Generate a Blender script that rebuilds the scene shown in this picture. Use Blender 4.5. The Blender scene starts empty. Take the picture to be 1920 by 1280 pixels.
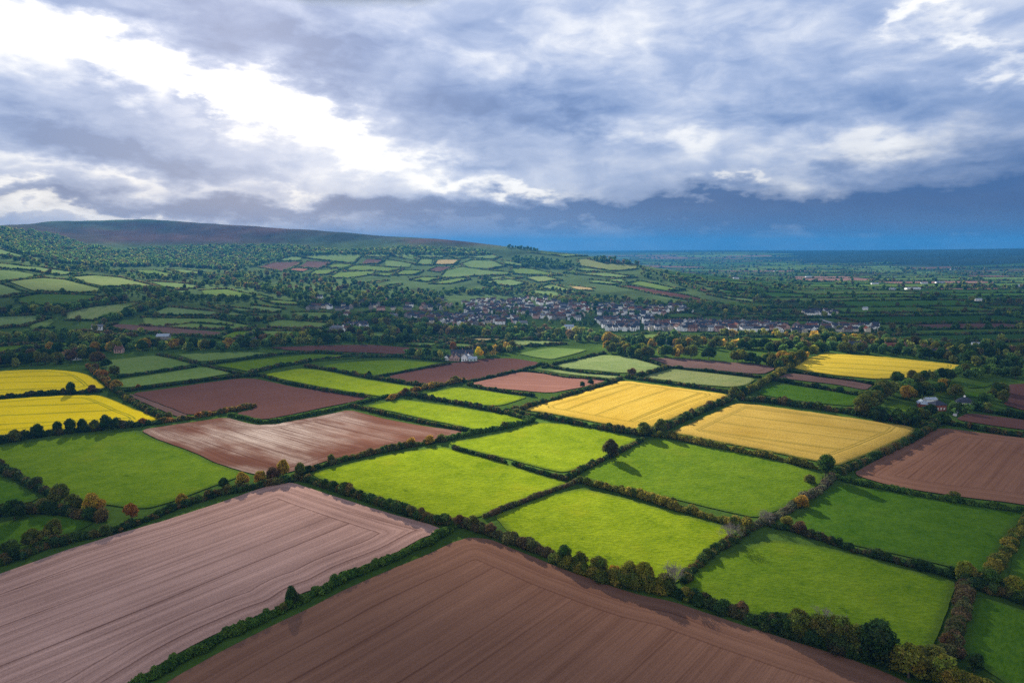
import bpy, math, random
import numpy as np
from mathutils import Vector, geometry

SC = bpy.context.scene
COL = SC.collection
R = math.radians
RNG = np.random.default_rng(7)
random.seed(7)

# ------------------------------------------------------------------ camera
CAM_H, PITCH, FPX = 110.0, 8.0, 1280.0
cam_d = bpy.data.cameras.new('camera')
cam = bpy.data.objects.new('camera', cam_d)
COL.objects.link(cam)
cam.location = (0, 0, CAM_H)
cam.rotation_euler = (R(90 - PITCH), 0, 0)
cam_d.sensor_width = 36.0
cam_d.lens = 24.0
cam_d.clip_start = 1.0
cam_d.clip_end = 60000.0
SC.camera = cam

# ------------------------------------------------------------------ exposure
EXPOSURE = 1.86
HAZE = 1.7e-4
SC.view_settings.view_transform = 'Standard'
SC.view_settings.look = 'None'
SC.view_settings.exposure = EXPOSURE
SC.view_settings.gamma = 1.0
SC.view_settings.use_curve_mapping = False
SC.cycles.use_denoising = False
SC.cycles.max_bounces = 5
SC.cycles.diffuse_bounces = 2
SC.cycles.glossy_bounces = 2
SC.cycles.transmission_bounces = 3
SC.cycles.volume_bounces = 1
SC.cycles.transparent_max_bounces = 12
SC.cycles.sample_clamp_indirect = 4.0

# ------------------------------------------------------------------ sun
SUN_AZ, SUN_EL = -21.0, 20.0
sd = bpy.data.lights.new('sun', 'SUN')
sd.energy = 5.0
sd.angle = R(0.35)
sd.color = (1.0, 0.93, 0.80)
sun = bpy.data.objects.new('sun', sd)
COL.objects.link(sun)
SDIR = Vector((math.sin(R(SUN_AZ)) * math.cos(R(SUN_EL)), math.cos(R(SUN_AZ)) * math.cos(R(SUN_EL)), math.sin(R(SUN_EL))))
sun.rotation_euler = (-SDIR).to_track_quat('-Z', 'Y').to_euler()
sun.location = (-2000, 4000, 3000)


def px_dir(px, py):
    """unit view directions of photograph pixels (1920 x 1280)"""
    px = np.asarray(px, float); py = np.asarray(py, float)
    a = (px - 960) / FPX; b = (640 - py) / FPX
    cp, sp = math.cos(R(PITCH)), math.sin(R(PITCH))
    d = np.stack([a, cp + b * sp, -sp + b * cp], -1)
    return d / np.linalg.norm(d, axis=-1, keepdims=True)


# ------------------------------------------------------------------ sky (world)
class NT:
    """small helper to write node trees"""
    def __init__(s, tree): s.t = tree
    def n(s, typ, **kw):
        o = s.t.nodes.new(typ)
        for k, v in kw.items(): setattr(o, k, v)
        return o
    def link(s, a, b): s.t.links.new(a, b)
    def put(s, sock, v):
        if v is None: return
        if isinstance(v, bpy.types.NodeSocket): s.link(v, sock)
        else: sock.default_value = v
    def math(s, op, a, b=None, c=None, clamp=False):
        o = s.n('ShaderNodeMath', operation=op, use_clamp=clamp)
        s.put(o.inputs[0], a); s.put(o.inputs[1], b); s.put(o.inputs[2], c)
        return o.outputs[0]
    def vec(s, op, a, b=None, out=0):
        o = s.n('ShaderNodeVectorMath', operation=op)
        s.put(o.inputs[0], a); s.put(o.inputs[1], b)
        return o.outputs[out]
    def comb(s, x=0.0, y=0.0, z=0.0):
        o = s.n('ShaderNodeCombineXYZ')
        s.put(o.inputs[0], x); s.put(o.inputs[1], y); s.put(o.inputs[2], z)
        return o.outputs[0]
    def noise(s, vec, scale, detail=4.0, rough=0.55, dist=0.0, out=0):
        o = s.n('ShaderNodeTexNoise')
        s.put(o.inputs['Vector'], vec)
        o.inputs['Scale'].default_value = scale; o.inputs['Detail'].default_value = detail
        o.inputs['Roughness'].default_value = rough; o.inputs['Distortion'].default_value = dist
        return o.outputs[out]
    def mix(s, f, a, b, typ='MIX'):
        o = s.n('ShaderNodeMix', data_type='RGBA', blend_type=typ)
        s.put(o.inputs[0], f); s.put(o.inputs[6], a); s.put(o.inputs[7], b)
        return o.outputs[2]
    def ramp(s, f, stops, interp='LINEAR'):
        o = s.n('ShaderNodeValToRGB')
        s.put(o.inputs[0], f)
        cr = o.color_ramp; cr.interpolation = interp
        while len(cr.elements) < len(stops): cr.elements.new(0.5)
        for e, (p, c) in zip(cr.elements, stops):
            e.position = p; e.color = (*c, 1.0) if len(c) == 3 else c
        return o.outputs[0]
    def smooth(s, v, lo, hi, a=0.0, b=1.0):
        o = s.n('ShaderNodeMapRange', interpolation_type='SMOOTHSTEP')
        s.put(o.inputs[0], v)
        for i, q in enumerate((lo, hi, a, b)): o.inputs[i + 1].default_value = q
        return o.outputs[0]


def azel(px, py):
    d = px_dir(px, py)
    return math.degrees(math.atan2(d[0], d[1])), math.degrees(math.asin(d[2]))


PPD = FPX * math.pi / 180.0   # pixels per degree near the centre
world = bpy.data.worlds.new('World')
SC.world = world
world.use_nodes = True
try: world.cycles.sampling_method = 'MANUAL'; world.cycles.sample_map_resolution = 512
except Exception: pass
w = NT(world.node_tree)
for n_ in list(w.t.nodes): w.t.nodes.remove(n_)
tc = w.n('ShaderNodeTexCoord')
sep = w.n('ShaderNodeSeparateXYZ'); w.link(tc.outputs['Generated'], sep.inputs[0])
dx, dy, dz = sep.outputs
az = w.math('MULTIPLY', w.math('ARCTAN2', dx, dy), 57.29578)
el = w.math('MULTIPLY', w.math('ARCSINE', dz), 57.29578)
zz = w.math('ADD', w.math('MAXIMUM', dz, 0.0), 0.24)
plane = w.comb(w.math('DIVIDE', dx, zz), w.math('DIVIDE', dy, zz), 0.0)
# warp so that the edges of the cloud masses billow
dome = w.comb(w.math('MULTIPLY', az, 0.115), w.math('MULTIPLY', el, 0.27), 0.0)
wn = w.n('ShaderNodeTexNoise'); w.link(dome, wn.inputs['Vector'])
wn.inputs['Scale'].default_value = 1.7; wn.inputs['Detail'].default_value = 7.0; wn.inputs['Roughness'].default_value = 0.58
wv = w.vec('SUBTRACT', wn.outputs['Color'], (0.5, 0.5, 0.5))
wsep = w.n('ShaderNodeSeparateXYZ'); w.link(wv, wsep.inputs[0])
azw = w.math('MULTIPLY_ADD', wsep.outputs[0], 17.0, az)
elw = w.math('MULTIPLY_ADD', wsep.outputs[1], 6.5, el)
P2 = w.comb(azw, elw, 0.0)
f1 = w.noise(plane, 1.15, 7.0, 0.50, 0.3)
f2 = w.noise(w.vec('ADD', dome, (7.3, 2.1, 0.0)), 1.0, 7.0, 0.55, 0.5)
f3 = w.noise(w.vec('ADD', dome, (1.7, 9.2, 0.0)), 2.6, 6.0, 0.52, 0.8)
T = w.math('MULTIPLY_ADD', w.math('SUBTRACT', f1, 0.5), 0.60, 0.485)
T = w.math('MULTIPLY_ADD', w.math('SUBTRACT', f2, 0.5), 0.90, T)
T = w.math('MULTIPLY_ADD', w.math('SUBTRACT', f3, 0.5), 0.42, T)
# unseen sky: darkened overhead for contrast, brightened behind the camera as fill light
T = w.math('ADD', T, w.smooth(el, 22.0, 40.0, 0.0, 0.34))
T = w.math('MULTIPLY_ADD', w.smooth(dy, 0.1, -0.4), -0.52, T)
# cloud masses and gaps: (direction as seen at px, py; half sizes; tilt deg; amount) - minus is a bright gap
BLOBS = [
 (40, 78, 190, 42, -8, -.58), (330, 132, 210, 26, -16, -.40), (520, 200, 135, 38, -22, -.52), (330, 50, 170, 45, -15, .26), (130, 2, 160, 16, 0, .22), (650, 262, 120, 28, -20, -.40),
 (770, 285, 70, 22, 0, -.3), (1035, 60, 70, 70, 0, -.16), (1190, 50, 60, 45, 0, -.06), (860, 342, 75, 12, -6, -.42),
 (975, 358, 36, 9, 0, -.55), (1373, 338, 30, 9, 0, -.42), (1240, 245, 120, 22, -8, -.24), (1590, 288, 160, 26, 8, -.32),
 (1730, 18, 60, 18, 25, -.4), (1810, 75, 55, 18, -30, -.3), (1895, 132, 45, 18, 10, -.36), (60, 398, 130, 10, -4, -.7),
 (220, 330, 190, 12, -6, -.30), (20, 347, 26, 9, 0, -.4), (560, 356, 80, 9, -10, -.28), (330, 418, 150, 5, -2, -.3),
 (470, 30, 210, 55, -20, .34), (620, 110, 140, 50, -25, .26), (960, 205, 170, 50, -8, .42), (810, 150, 150, 60, -25, .16),
 (60, 245, 200, 42, -8, .34), (300, 295, 170, 22, -10, .34), (450, 388, 480, 15, 0, .40), (890, 296, 60, 14, 0, .24),
 (900, 385, 260, 14, 0, .30), (1480, 215, 140, 22, 0, .22), (1760, 190, 200, 50, 0, .20), (1150, 150, 60, 40, 0, .1),
 (1330, 60, 120, 60, 0, .16), (150, 160, 110, 18, -25, .26), (360, 190, 60, 10, -30, .2), (900, 440, 420, 26, 0, .24),
 (1060, 230, 80, 28, 0, .18),
]
BLUES = [(1300, 400, 470, 30, 0, .95), (1850, 388, 360, 56, 0, .95), (1800, 445, 480, 40, 0, .4), (1000, 402, 420, 18, 0, .7),
         (1920, 300, 180, 70, 0, .4), (300, 388, 560, 16, 0, .42), (950, 448, 460, 30, 0, .25)]


def blob_sum(items, coord, base):
    acc = base
    for (px, py, sx, sy, tilt, amp) in items:
        a, e = azel(px, py)
        mp = w.n('ShaderNodeMapping', vector_type='TEXTURE')
        mp.inputs['Location'].default_value = (a, e, 0)
        mp.inputs['Rotation'].default_value = (0, 0, R(tilt))
        mp.inputs['Scale'].default_value = (sx / PPD, sy / PPD, 1)
        w.link(coord, mp.inputs[0])
        q = w.vec('DOT_PRODUCT', mp.outputs[0], mp.outputs[0], out=1)
        g = w.math('POWER', 2.718, w.math('MULTIPLY', q, -1.0))
        acc = w.math('MULTIPLY_ADD', g, amp, acc)
    return acc


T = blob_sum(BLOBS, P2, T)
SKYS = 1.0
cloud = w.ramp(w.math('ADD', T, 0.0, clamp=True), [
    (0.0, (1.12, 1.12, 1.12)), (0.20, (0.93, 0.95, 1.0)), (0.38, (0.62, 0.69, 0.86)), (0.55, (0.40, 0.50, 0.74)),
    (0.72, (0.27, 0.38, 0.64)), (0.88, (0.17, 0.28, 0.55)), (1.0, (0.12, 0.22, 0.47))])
blue = blob_sum(BLUES, P2, 0.0)
bn = w.noise(w.comb(w.math('MULTIPLY', az, 0.09), w.math('MULTIPLY', el, 0.75), 0.0), 1.0, 5.0, 0.55)
blue = w.math('MULTIPLY', blue, w.math('MULTIPLY_ADD', bn, 1.3, 0.35))
cloud = w.mix(w.math('MINIMUM', w.math('MAXIMUM', blue, 0.0), 0.93), cloud, (0.006, 0.098, 0.335, 1))
sky = w.n('ShaderNodeTexSky', sky_type='NISHITA')
sky.sun_disc = False
sky.sun_elevation = R(SUN_EL)
sky.sun_rotation = R(SUN_AZ)
sky.air_density = 1.0; sky.dust_density = 1.0
bg1 = w.n('ShaderNodeBackground'); w.link(sky.outputs[0], bg1.inputs[0]); bg1.inputs[1].default_value = 0.05
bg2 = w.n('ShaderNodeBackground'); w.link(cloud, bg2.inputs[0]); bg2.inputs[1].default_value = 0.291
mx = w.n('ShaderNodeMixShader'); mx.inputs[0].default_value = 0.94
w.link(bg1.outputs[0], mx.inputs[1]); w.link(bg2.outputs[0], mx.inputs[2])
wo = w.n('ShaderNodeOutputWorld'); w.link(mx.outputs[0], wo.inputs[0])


# ------------------------------------------------------------------ object helpers
def tag(o, label=None, cat=None, group=None, kind=None):
    if label: o['label'] = label
    if cat: o['category'] = cat
    if group: o['group'] = group
    if kind: o['kind'] = kind
    return o


def make_mesh(name, V, F, mats=(), colors=None, smooth=False, uv=None, attrs=None, mat_idx=None):
    """V (N,3); F: (M,k) array or list of such arrays"""
    me = bpy.data.meshes.new(name)
    V = np.asarray(V, np.float32)
    Fs = [np.asarray(f, np.int32) for f in (F if isinstance(F, list) else [F]) if len(f)]
    me.vertices.add(len(V)); me.vertices.foreach_set('co', V.ravel())
    loops = np.concatenate([f.ravel() for f in Fs])
    tot = np.concatenate([np.full(len(f), f.shape[1], np.int32) for f in Fs])
    start = np.concatenate([[0], np.cumsum(tot)[:-1]]).astype(np.int32)
    me.loops.add(len(loops)); me.loops.foreach_set('vertex_index', loops)
    me.polygons.add(len(tot)); me.polygons.foreach_set('loop_start', start)
    try: me.polygons.foreach_set('loop_total', tot)
    except Exception: pass
    if mat_idx is not None: me.polygons.foreach_set('material_index', np.asarray(mat_idx, np.int32))
    for m in mats: me.materials.append(m)
    me.update(calc_edges=True)
    me.validate()
    if colors is not None:
        a = me.attributes.new('tint', 'FLOAT_COLOR', 'POINT')
        c = np.ones((len(V), 4), np.float32); c[:, :3] = colors
        a.data.foreach_set('color', c.ravel())
    if uv is not None:
        l = me.uv_layers.new(name='rows')
        l.data.foreach_set('uv', np.asarray(uv, np.float32)[loops].ravel())
    for k, v in (attrs or {}).items():
        a = me.attributes.new(k, 'FLOAT', 'POINT'); a.data.foreach_set('value', np.asarray(v, np.float32))
    me.polygons.foreach_set('use_smooth', np.full(len(tot), smooth))
    return me


def link(name, me, parent=None, loc=None):
    o = bpy.data.objects.new(name, me)
    COL.objects.link(o)
    if parent is not None: o.parent = parent
    if loc is not None: o.location = loc
    return o


# ------------------------------------------------------------------ terrain
AZ = np.unique(np.concatenate([np.linspace(-180, -52, 40), np.linspace(-52, 52, 521), np.linspace(52, 180, 40)]))
RR = np.concatenate([[0.5, 8], np.geomspace(20, 15000, 360)])
# columns of the valley and the hills: (photo x, [(distance, photo y or None for level ground)...])
COLS = [
 (0,    [(850, None), (1250, 560), (1650, 520), (1900, 497), (2200, 476), (2550, 448), (2900, 420)]),
 (85,   [(850, None), (1250, 560), (1700, 522), (2000, 500), (2500, 470), (3100, 440), (3700, 414)]),
 (270,  [(850, None), (1300, 560), (1800, 520), (2100, 500), (2700, 470), (3150, 440), (3600, 410)]),
 (480,  [(850, None), (1300, 565), (1700, 530), (2000, 510), (2400, 485), (2800, 455), (3200, 425)]),
 (700,  [(850, None), (1350, 562), (1600, 540), (1850, 518), (2150, 490), (2450, 465), (2750, 440.5)]),
 (820,  [(880, None), (1380, 562), (1570, 543), (1800, 520), (2050, 495), (2320, 470), (2580, 446)]),
 (960,  [(900, None), (1400, 562), (1550, 545), (1750, 523), (1950, 500), (2200, 478), (2400, 462)]),
 (1100, [(900, None), (1290, 570), (1450, 552), (1600, 535), (1800, 513), (2000, 495), (2200, 479)]),
 (1200, [(900, None), (1280, 572), (1400, 558), (1500, 545), (1650, 528), (1850, 510), (2000, 497)]),
 (1300, [(900, None), (1250, 575), (1350, 564), (1450, 553), (1580, 540), (1750, 525), (1900, 515)]),
 (1400, [(900, None), (1250, None), (1350, None), (1450, None), (1580, 545), (1750, 534), (1900, 528)]),
 (1520, [(900, None), (1250, None), (1350, None), (1450, None), (1580, None), (1750, None), (1900, None)]),
 (1920, [(900, None), (1250, None), (1350, None), (1450, None), (1580, None), (1750, None), (1900, None)]),
]
FAR = {  # beyond the crest: (distance offset or absolute, height share of crest or height)
}


def build_columns():
    rows = []
    for px, nodes in COLS:
        rs, zs = [0.0, 500.0], [0.0, 0.0]
        azs = []
        for r, py in nodes:
            if py is None: z = 0.0
            else:
                d = px_dir(px, py); z = CAM_H + r * d[2] / math.hypot(d[0], d[1])
            d = px_dir(px, py if py else 530); azs.append(math.degrees(math.atan2(d[0], d[1])))
            rs.append(r); zs.append(z)
        r0, z0 = rs[-1], zs[-1]
        t = min(max((px - 900) / 350.0, 0), 1)
        rs += [r0 + 450, max(r0 + 1200, 3300), 4700, 6600, 11500, 15000]
        ridge = lambda py, r: CAM_H + r * px_dir(px, py)[2] / math.hypot(*px_dir(px, py)[:2])
        q = min(max((px - 1500) / 250.0, 0), 1)
        zs += [z0 * (0.93 - 0.75 * t), z0 * (0.75 - 0.75 * t), z0 * .5 * (1 - t) + q * ridge(481, 4700) + (1 - q) * t * ridge(488.5, 4700),
               z0 * .3 * (1 - t) + t * (ridge(471.5, 6600) * (1 - q) + q * ridge(466.0, 6600)), t * ridge(469.0, 11500), 0.0]
        rows.append((azs[-1] if len(azs) else 0, rs, zs))
    return rows


def pchip(x, y, xi):
    """x,y (n,) -> values at xi, monotone cubic"""
    h = np.diff(x); d = np.diff(y) / h
    m = np.zeros_like(y)
    for i in range(1, len(x) - 1):
        if d[i - 1] * d[i] > 0:
            w1, w2 = 2 * h[i] + h[i - 1], h[i] + 2 * h[i - 1]
            m[i] = (w1 + w2) / (w1 / d[i - 1] + w2 / d[i])
    k = np.clip(np.searchsorted(x, xi) - 1, 0, len(x) - 2)
    t = (xi - x[k]) / h[k]
    return ((1 + 2 * t) * (1 - t) ** 2) * y[k] + t * (1 - t) ** 2 * h[k] * m[k] + t * t * (3 - 2 * t) * y[k + 1] + t * t * (t - 1) * h[k] * m[k + 1]


def vnoise(x, y, seed=0):
    """smooth value noise"""
    g = np.random.default_rng(seed).random((128, 128))
    xi, yi = np.floor(x).astype(int), np.floor(y).astype(int)
    fx, fy = x - xi, y - yi
    fx, fy = fx * fx * (3 - 2 * fx), fy * fy * (3 - 2 * fy)
    a, b = g[xi % 128, yi % 128], g[(xi + 1) % 128, yi % 128]
    c, d = g[xi % 128, (yi + 1) % 128], g[(xi + 1) % 128, (yi + 1) % 128]
    return (a * (1 - fx) + b * fx) * (1 - fy) + (c * (1 - fx) + d * fx) * fy


def fbm(x, y, seed=0, o=4):
    s, a, t = 0, 1.0, 0
    for i in range(o):
        s = s + a * (vnoise(x * 2 ** i + 13.7 * i, y * 2 ** i + 5.1 * i, seed + i) - .5); t += a; a *= .5
    return s / t


rows = build_columns()
caz = np.array([r[0] for r in rows]); crs = np.array([r[1] for r in rows]); czs = np.array([r[2] for r in rows])
HT = np.zeros((len(AZ), len(RR)))
for i, a in enumerate(AZ):
    aa = np.clip(a, caz[0], caz[-1])
    rs = np.array([np.interp(aa, caz, crs[:, k]) for k in range(crs.shape[1])])
    zs = np.array([np.interp(aa, caz, czs[:, k]) for k in range(crs.shape[1])])
    fade = np.clip((110 - abs(a)) / 50, 0, 1)
    HT[i] = pchip(rs, zs, np.minimum(RR, rs[-1])) * fade * fade * (3 - 2 * fade)
# smooth across azimuth a little
k = np.exp(-0.5 * (np.arange(-8, 9) / 4.0) ** 2); k /= k.sum()
mid = (AZ > -50) & (AZ < 50)
HS = np.stack([np.convolve(np.pad(HT[:, j], 8, 'edge'), k, 'valid') for j in range(len(RR))], 1)
HT[mid] = HS[mid]
gx = np.sin(np.radians(AZ))[:, None] * RR[None]; gy = np.cos(np.radians(AZ))[:, None] * RR[None]
amp = np.clip((RR - 500) / 900, 0, 1)[None] * (0.8 + 0.05 * HT)
HT = HT + amp * fbm(gx / 260, gy / 260, 3, 4) * 1.6
HT = HT + (np.clip((RR - 4500) / 4000, 0, 1) * np.clip((14500 - RR) / 2000, 0, 1))[None] * 46 * fbm(gx / 3800, gy / 5200, 17, 3)
ia = np.arange(len(AZ)); ir = np.arange(len(RR))


def hgt_polar(a, r):
    fa = np.interp(a, AZ, ia); fr = np.interp(r, RR, ir)
    i = np.clip(fa.astype(int), 0, len(AZ) - 2); j = np.clip(fr.astype(int), 0, len(RR) - 2)
    u, v = fa - i, fr - j
    return (HT[i, j] * (1 - u) + HT[i + 1, j] * u) * (1 - v) + (HT[i, j + 1] * (1 - u) + HT[i + 1, j + 1] * u) * v


def hgt(x, y):
    x = np.asarray(x, float); y = np.asarray(y, float)
    return hgt_polar(np.degrees(np.arctan2(x, y)), np.hypot(x, y))


RS = np.geomspace(60, 14500, 2600)


def ground(px, py):
    """where the lines of sight through photo pixels meet the terrain: (n,3)"""
    px = np.atleast_1d(np.asarray(px, float)); py = np.atleast_1d(np.asarray(py, float))
    out = np.zeros((len(px), 3))
    d = px_dir(px, py)
    a = np.degrees(np.arctan2(d[:, 0], d[:, 1])); s = d[:, 2] / np.hypot(d[:, 0], d[:, 1])
    for i in range(len(px)):
        z = CAM_H + RS * s[i]
        g = hgt_polar(np.full(len(RS), a[i]), RS)
        below = np.nonzero(z < g)[0]
        if len(below) == 0: r = 12000.0
        else:
            j = below[0]
            if j == 0: r = RS[0]
            else:
                e0, e1 = z[j - 1] - g[j - 1], z[j] - g[j]
                r = RS[j - 1] + (RS[j] - RS[j - 1]) * e0 / (e0 - e1)
        x, y = r * math.sin(R(a[i])), r * math.cos(R(a[i]))
        out[i] = (x, y, hgt(x, y))
    return out


def project(P):
    P = np.atleast_2d(P)
    cp, sp = math.cos(R(PITCH)), math.sin(R(PITCH))
    v = P - np.array([0, 0, CAM_H])
    f = v[:, 1] * cp - v[:, 2] * sp; u = v[:, 1] * sp + v[:, 2] * cp
    f = np.maximum(f, 1e-3)
    return 960 + FPX * v[:, 0] / f, 640 - FPX * u / f


def inside(poly, x, y):
    poly = np.asarray(poly, float); x = np.asarray(x, float); y = np.asarray(y, float)
    c = np.zeros(x.shape, bool)
    j = len(poly) - 1
    for i in range(len(poly)):
        xi, yi = poly[i]; xj, yj = poly[j]
        if yi != yj: c ^= ((yi > y) != (yj > y)) & (x < (xj - xi) * (y - yi) / (yj - yi) + xi)
        j = i
    return c


def seg_dist(P, poly):
    poly = np.asarray(poly, float); best = np.full(len(P), 1e9)
    for i in range(len(poly)):
        a, b = poly[i - 1], poly[i]; ab = b - a
        t = np.clip(((P - a) @ ab) / max(ab @ ab, 1e-9), 0, 1)
        best = np.minimum(best, np.hypot(*(P - a - t[:, None] * ab).T))
    return best

# gentle domes under three of the fields
for (px, py, hh, sg) in [(1135, 684, 5.0, 55), (70, 718, 4.0, 60), (1600, 690, 4.0, 70), (1180, 775, 2.0, 60), (800, 890, 1.6, 45), (470, 740, 2.0, 70)]:
    q = ground(px, py)[0]
    HT = HT + hh * np.exp(-((gx - q[0]) ** 2 + (gy - q[1]) ** 2) / (2 * sg * sg))


# ------------------------------------------------------------------ materials
def new_mat(name):
    m = bpy.data.materials.new(name); m.use_nodes = True
    t = NT(m.node_tree)
    for n_ in list(t.t.nodes): t.t.nodes.remove(n_)
    out = t.n('ShaderNodeOutputMaterial')
    return m, t, out


def principled(t, out, color, rough=0.8, spec=0.3, normal=None):
    if spec == 0.0:      # matt: soil, grass, crops
        b = t.n('ShaderNodeBsdfDiffuse')
        t.put(b.inputs['Color'], color if not isinstance(color, tuple) else (*color, 1)); b.inputs['Roughness'].default_value = 0.0
        if normal is not None: t.link(normal, b.inputs['Normal'])
        t.link(b.outputs[0], out.inputs[0])
        return b
    b = t.n('ShaderNodeBsdfPrincipled')
    t.put(b.inputs['Base Color'], color if not isinstance(color, tuple) else (*color, 1))
    t.put(b.inputs['Roughness'], rough)
    t.put(b.inputs['Specular IOR Level'], spec)
    if normal is not None: t.link(normal, b.inputs['Normal'])
    t.link(b.outputs[0], out.inputs[0])
    return b


def bump(t, h, strength, dist):
    b = t.n('ShaderNodeBump'); b.inputs['Strength'].default_value = strength; b.inputs['Distance'].default_value = dist
    t.link(h, b.inputs['Height'])
    return b.outputs[0]


def rows_coords(t, head):
    """u along the rows, v across; within HEAD metres of the edge the rows follow the edge"""
    uvn = t.n('ShaderNodeUVMap'); uvn.uv_map = 'rows'
    s = t.n('ShaderNodeSeparateXYZ'); t.link(uvn.outputs[0], s.inputs[0])
    e = t.n('ShaderNodeAttribute', attribute_name='edge').outputs['Fac']
    inh = t.math('LESS_THAN', e, head)
    a = t.math('MULTIPLY', t.math('SUBTRACT', 1.0, inh), s.outputs[1])
    v = t.math('MULTIPLY_ADD', inh, e, a)
    b = t.math('MULTIPLY', t.math('SUBTRACT', 1.0, inh), s.outputs[0])
    return s.outputs[0], s.outputs[1], e, inh, v, b


def soil(name, c_dark, c_light, rough=0.85, spec=0.25, head=12.0, sheen=None, streak=1.0, tram=True):
    m, t, out = new_mat(name)
    u, v0, e, inh, v, uu = rows_coords(t, head)
    c1 = t.comb(t.math('MULTIPLY', uu, 0.012), v, 0.0)
    fine = t.noise(c1, 2.1, 3.0, 0.6)
    c2 = t.comb(t.math('MULTIPLY', uu, 0.006), t.math('MULTIPLY', v, 0.42), 3.0)
    wide = t.noise(c2, 1.0, 4.0, 0.65)
    pos = t.comb(u, v0, 0.0)
    clod = t.noise(pos, 1.6, 5.0, 0.7)
    blot = t.noise(pos, 0.016, 5.0, 0.6)
    f = t.math('MULTIPLY_ADD', t.math('SUBTRACT', fine, 0.5), 0.95 * streak, 0.5)
    f = t.math('MULTIPLY_ADD', t.math('SUBTRACT', wide, 0.5), 1.5 * streak, f)
    f = t.math('MULTIPLY_ADD', t.math('SUBTRACT', clod, 0.5), 0.75, f)
    f = t.math('MULTIPLY_ADD', t.math('SUBTRACT', blot, 0.5), 0.9, f)
    if tram:
        wob = t.math('MULTIPLY_ADD', t.noise(t.comb(t.math('MULTIPLY', u, .004), t.math('MULTIPLY', v0, .02), 5.0), 1.0, 2.0), 7.0, v)
        pp = t.math('PINGPONG', wob, 5.5)
        line = t.smooth(pp, 0.12, 0.55, 1.0, 0.0)
        lv = t.smooth(t.noise(t.comb(t.math('MULTIPLY', uu, .003), t.math('MULTIPLY', v, .11), 8.0), 1.0, 2.0), 0.4, 0.62)
        f = t.math('MULTIPLY_ADD', t.math('MULTIPLY', line, lv), -0.5 * streak, f)
        hl = t.smooth(t.math('ABSOLUTE', t.math('SUBTRACT', e, head)), 0.1, 0.5, 1.0, 0.0)
        f = t.math('MULTIPLY_ADD', hl, -0.4, f)
    col = t.mix(t.math('ADD', f, 0.0, clamp=True), (*c_dark, 1), (*c_light, 1))
    h = t.math('MULTIPLY_ADD', clod, 0.6, fine)
    rg = rough
    if sheen:
        pat = t.smooth(t.noise(t.comb(t.math('MULTIPLY', u, 0.35), v0, 0.0), 0.035, 4.0, 0.6), 0.38, 0.66)
    nb = bump(t, h, 0.55, 0.25)
    b = principled(t, out, col, 0.9, 0.0, nb)
    if sheen:     # rolled, moist clods that shine towards the low sun
        g = t.n('ShaderNodeBsdfGlossy'); g.inputs['Roughness'].default_value = rough; t.link(nb, g.inputs['Normal'])
        g.inputs['Color'].default_value = (.9, .9, .9, 1)
        mxs = t.n('ShaderNodeMixShader'); t.link(t.math('MULTIPLY', t.math('MULTIPLY', pat, f), sheen, clamp=True), mxs.inputs[0])
        t.link(b.outputs[0], mxs.inputs[1]); t.link(g.outputs[0], mxs.inputs[2]); t.link(mxs.outputs[0], out.inputs[0])
    return m


def grass(name, c, c2, tussock=0.5, stripe=0.0):
    m, t, out = new_mat(name)
    u, v0, e, inh, v, uu = rows_coords(t, 0.0)
    pos = t.comb(u, v0, 0.0)
    big = t.noise(pos, 0.011, 4.0, 0.55)
    midn = t.noise(pos, 0.11, 5.0, 0.65)
    fin = t.noise(t.comb(t.math('MULTIPLY', u, 0.55), v0, 0.0), 0.75, 4.0, 0.7)
    f = t.math('MULTIPLY_ADD', t.math('SUBTRACT', big, 0.5), 1.7, 0.5)
    f = t.math('MULTIPLY_ADD', t.math('SUBTRACT', midn, 0.5), 1.5, f)
    f = t.math('MULTIPLY_ADD', t.math('SUBTRACT', fin, 0.5), 1.9, f)
    if stripe:
        st = t.noise(t.comb(t.math('MULTIPLY', u, 0.006), t.math('MULTIPLY', v0, 0.2), 0.0), 1.0, 3.0)
        f = t.math('MULTIPLY_ADD', t.math('SUBTRACT', st, 0.5), stripe, f)
    col = t.mix(t.math('ADD', f, 0.0, clamp=True), (*c, 1), (*c2, 1))
    # scattered rank tussocks and cow-pats of darker grass
    tu = t.smooth(t.noise(pos, 0.16, 3.0, 0.5), 0.66, 0.76, 0.0, tussock)
    col = t.mix(tu, col, (c[0] * .55, c[1] * .6, c[2] * .8, 1))
    dry = t.smooth(t.noise(pos, 0.035, 4.0, 0.6), 0.52, 0.72, 0.0, 0.45)
    col = t.mix(dry, col, (c2[0] * 1.15, c2[1] * .92, c2[2], 1))
    # rough uncut margin
    ed = t.smooth(e, 0.5, 3.5, 0.55, 0.0)
    col = t.mix(ed, col, (0.045, 0.075, 0.014, 1))
    h = t.math('MULTIPLY_ADD', midn, 0.8, fin)
    principled(t, out, col, 0.95, 0.0, bump(t, h, 0.9, 0.5))
    return m


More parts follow.
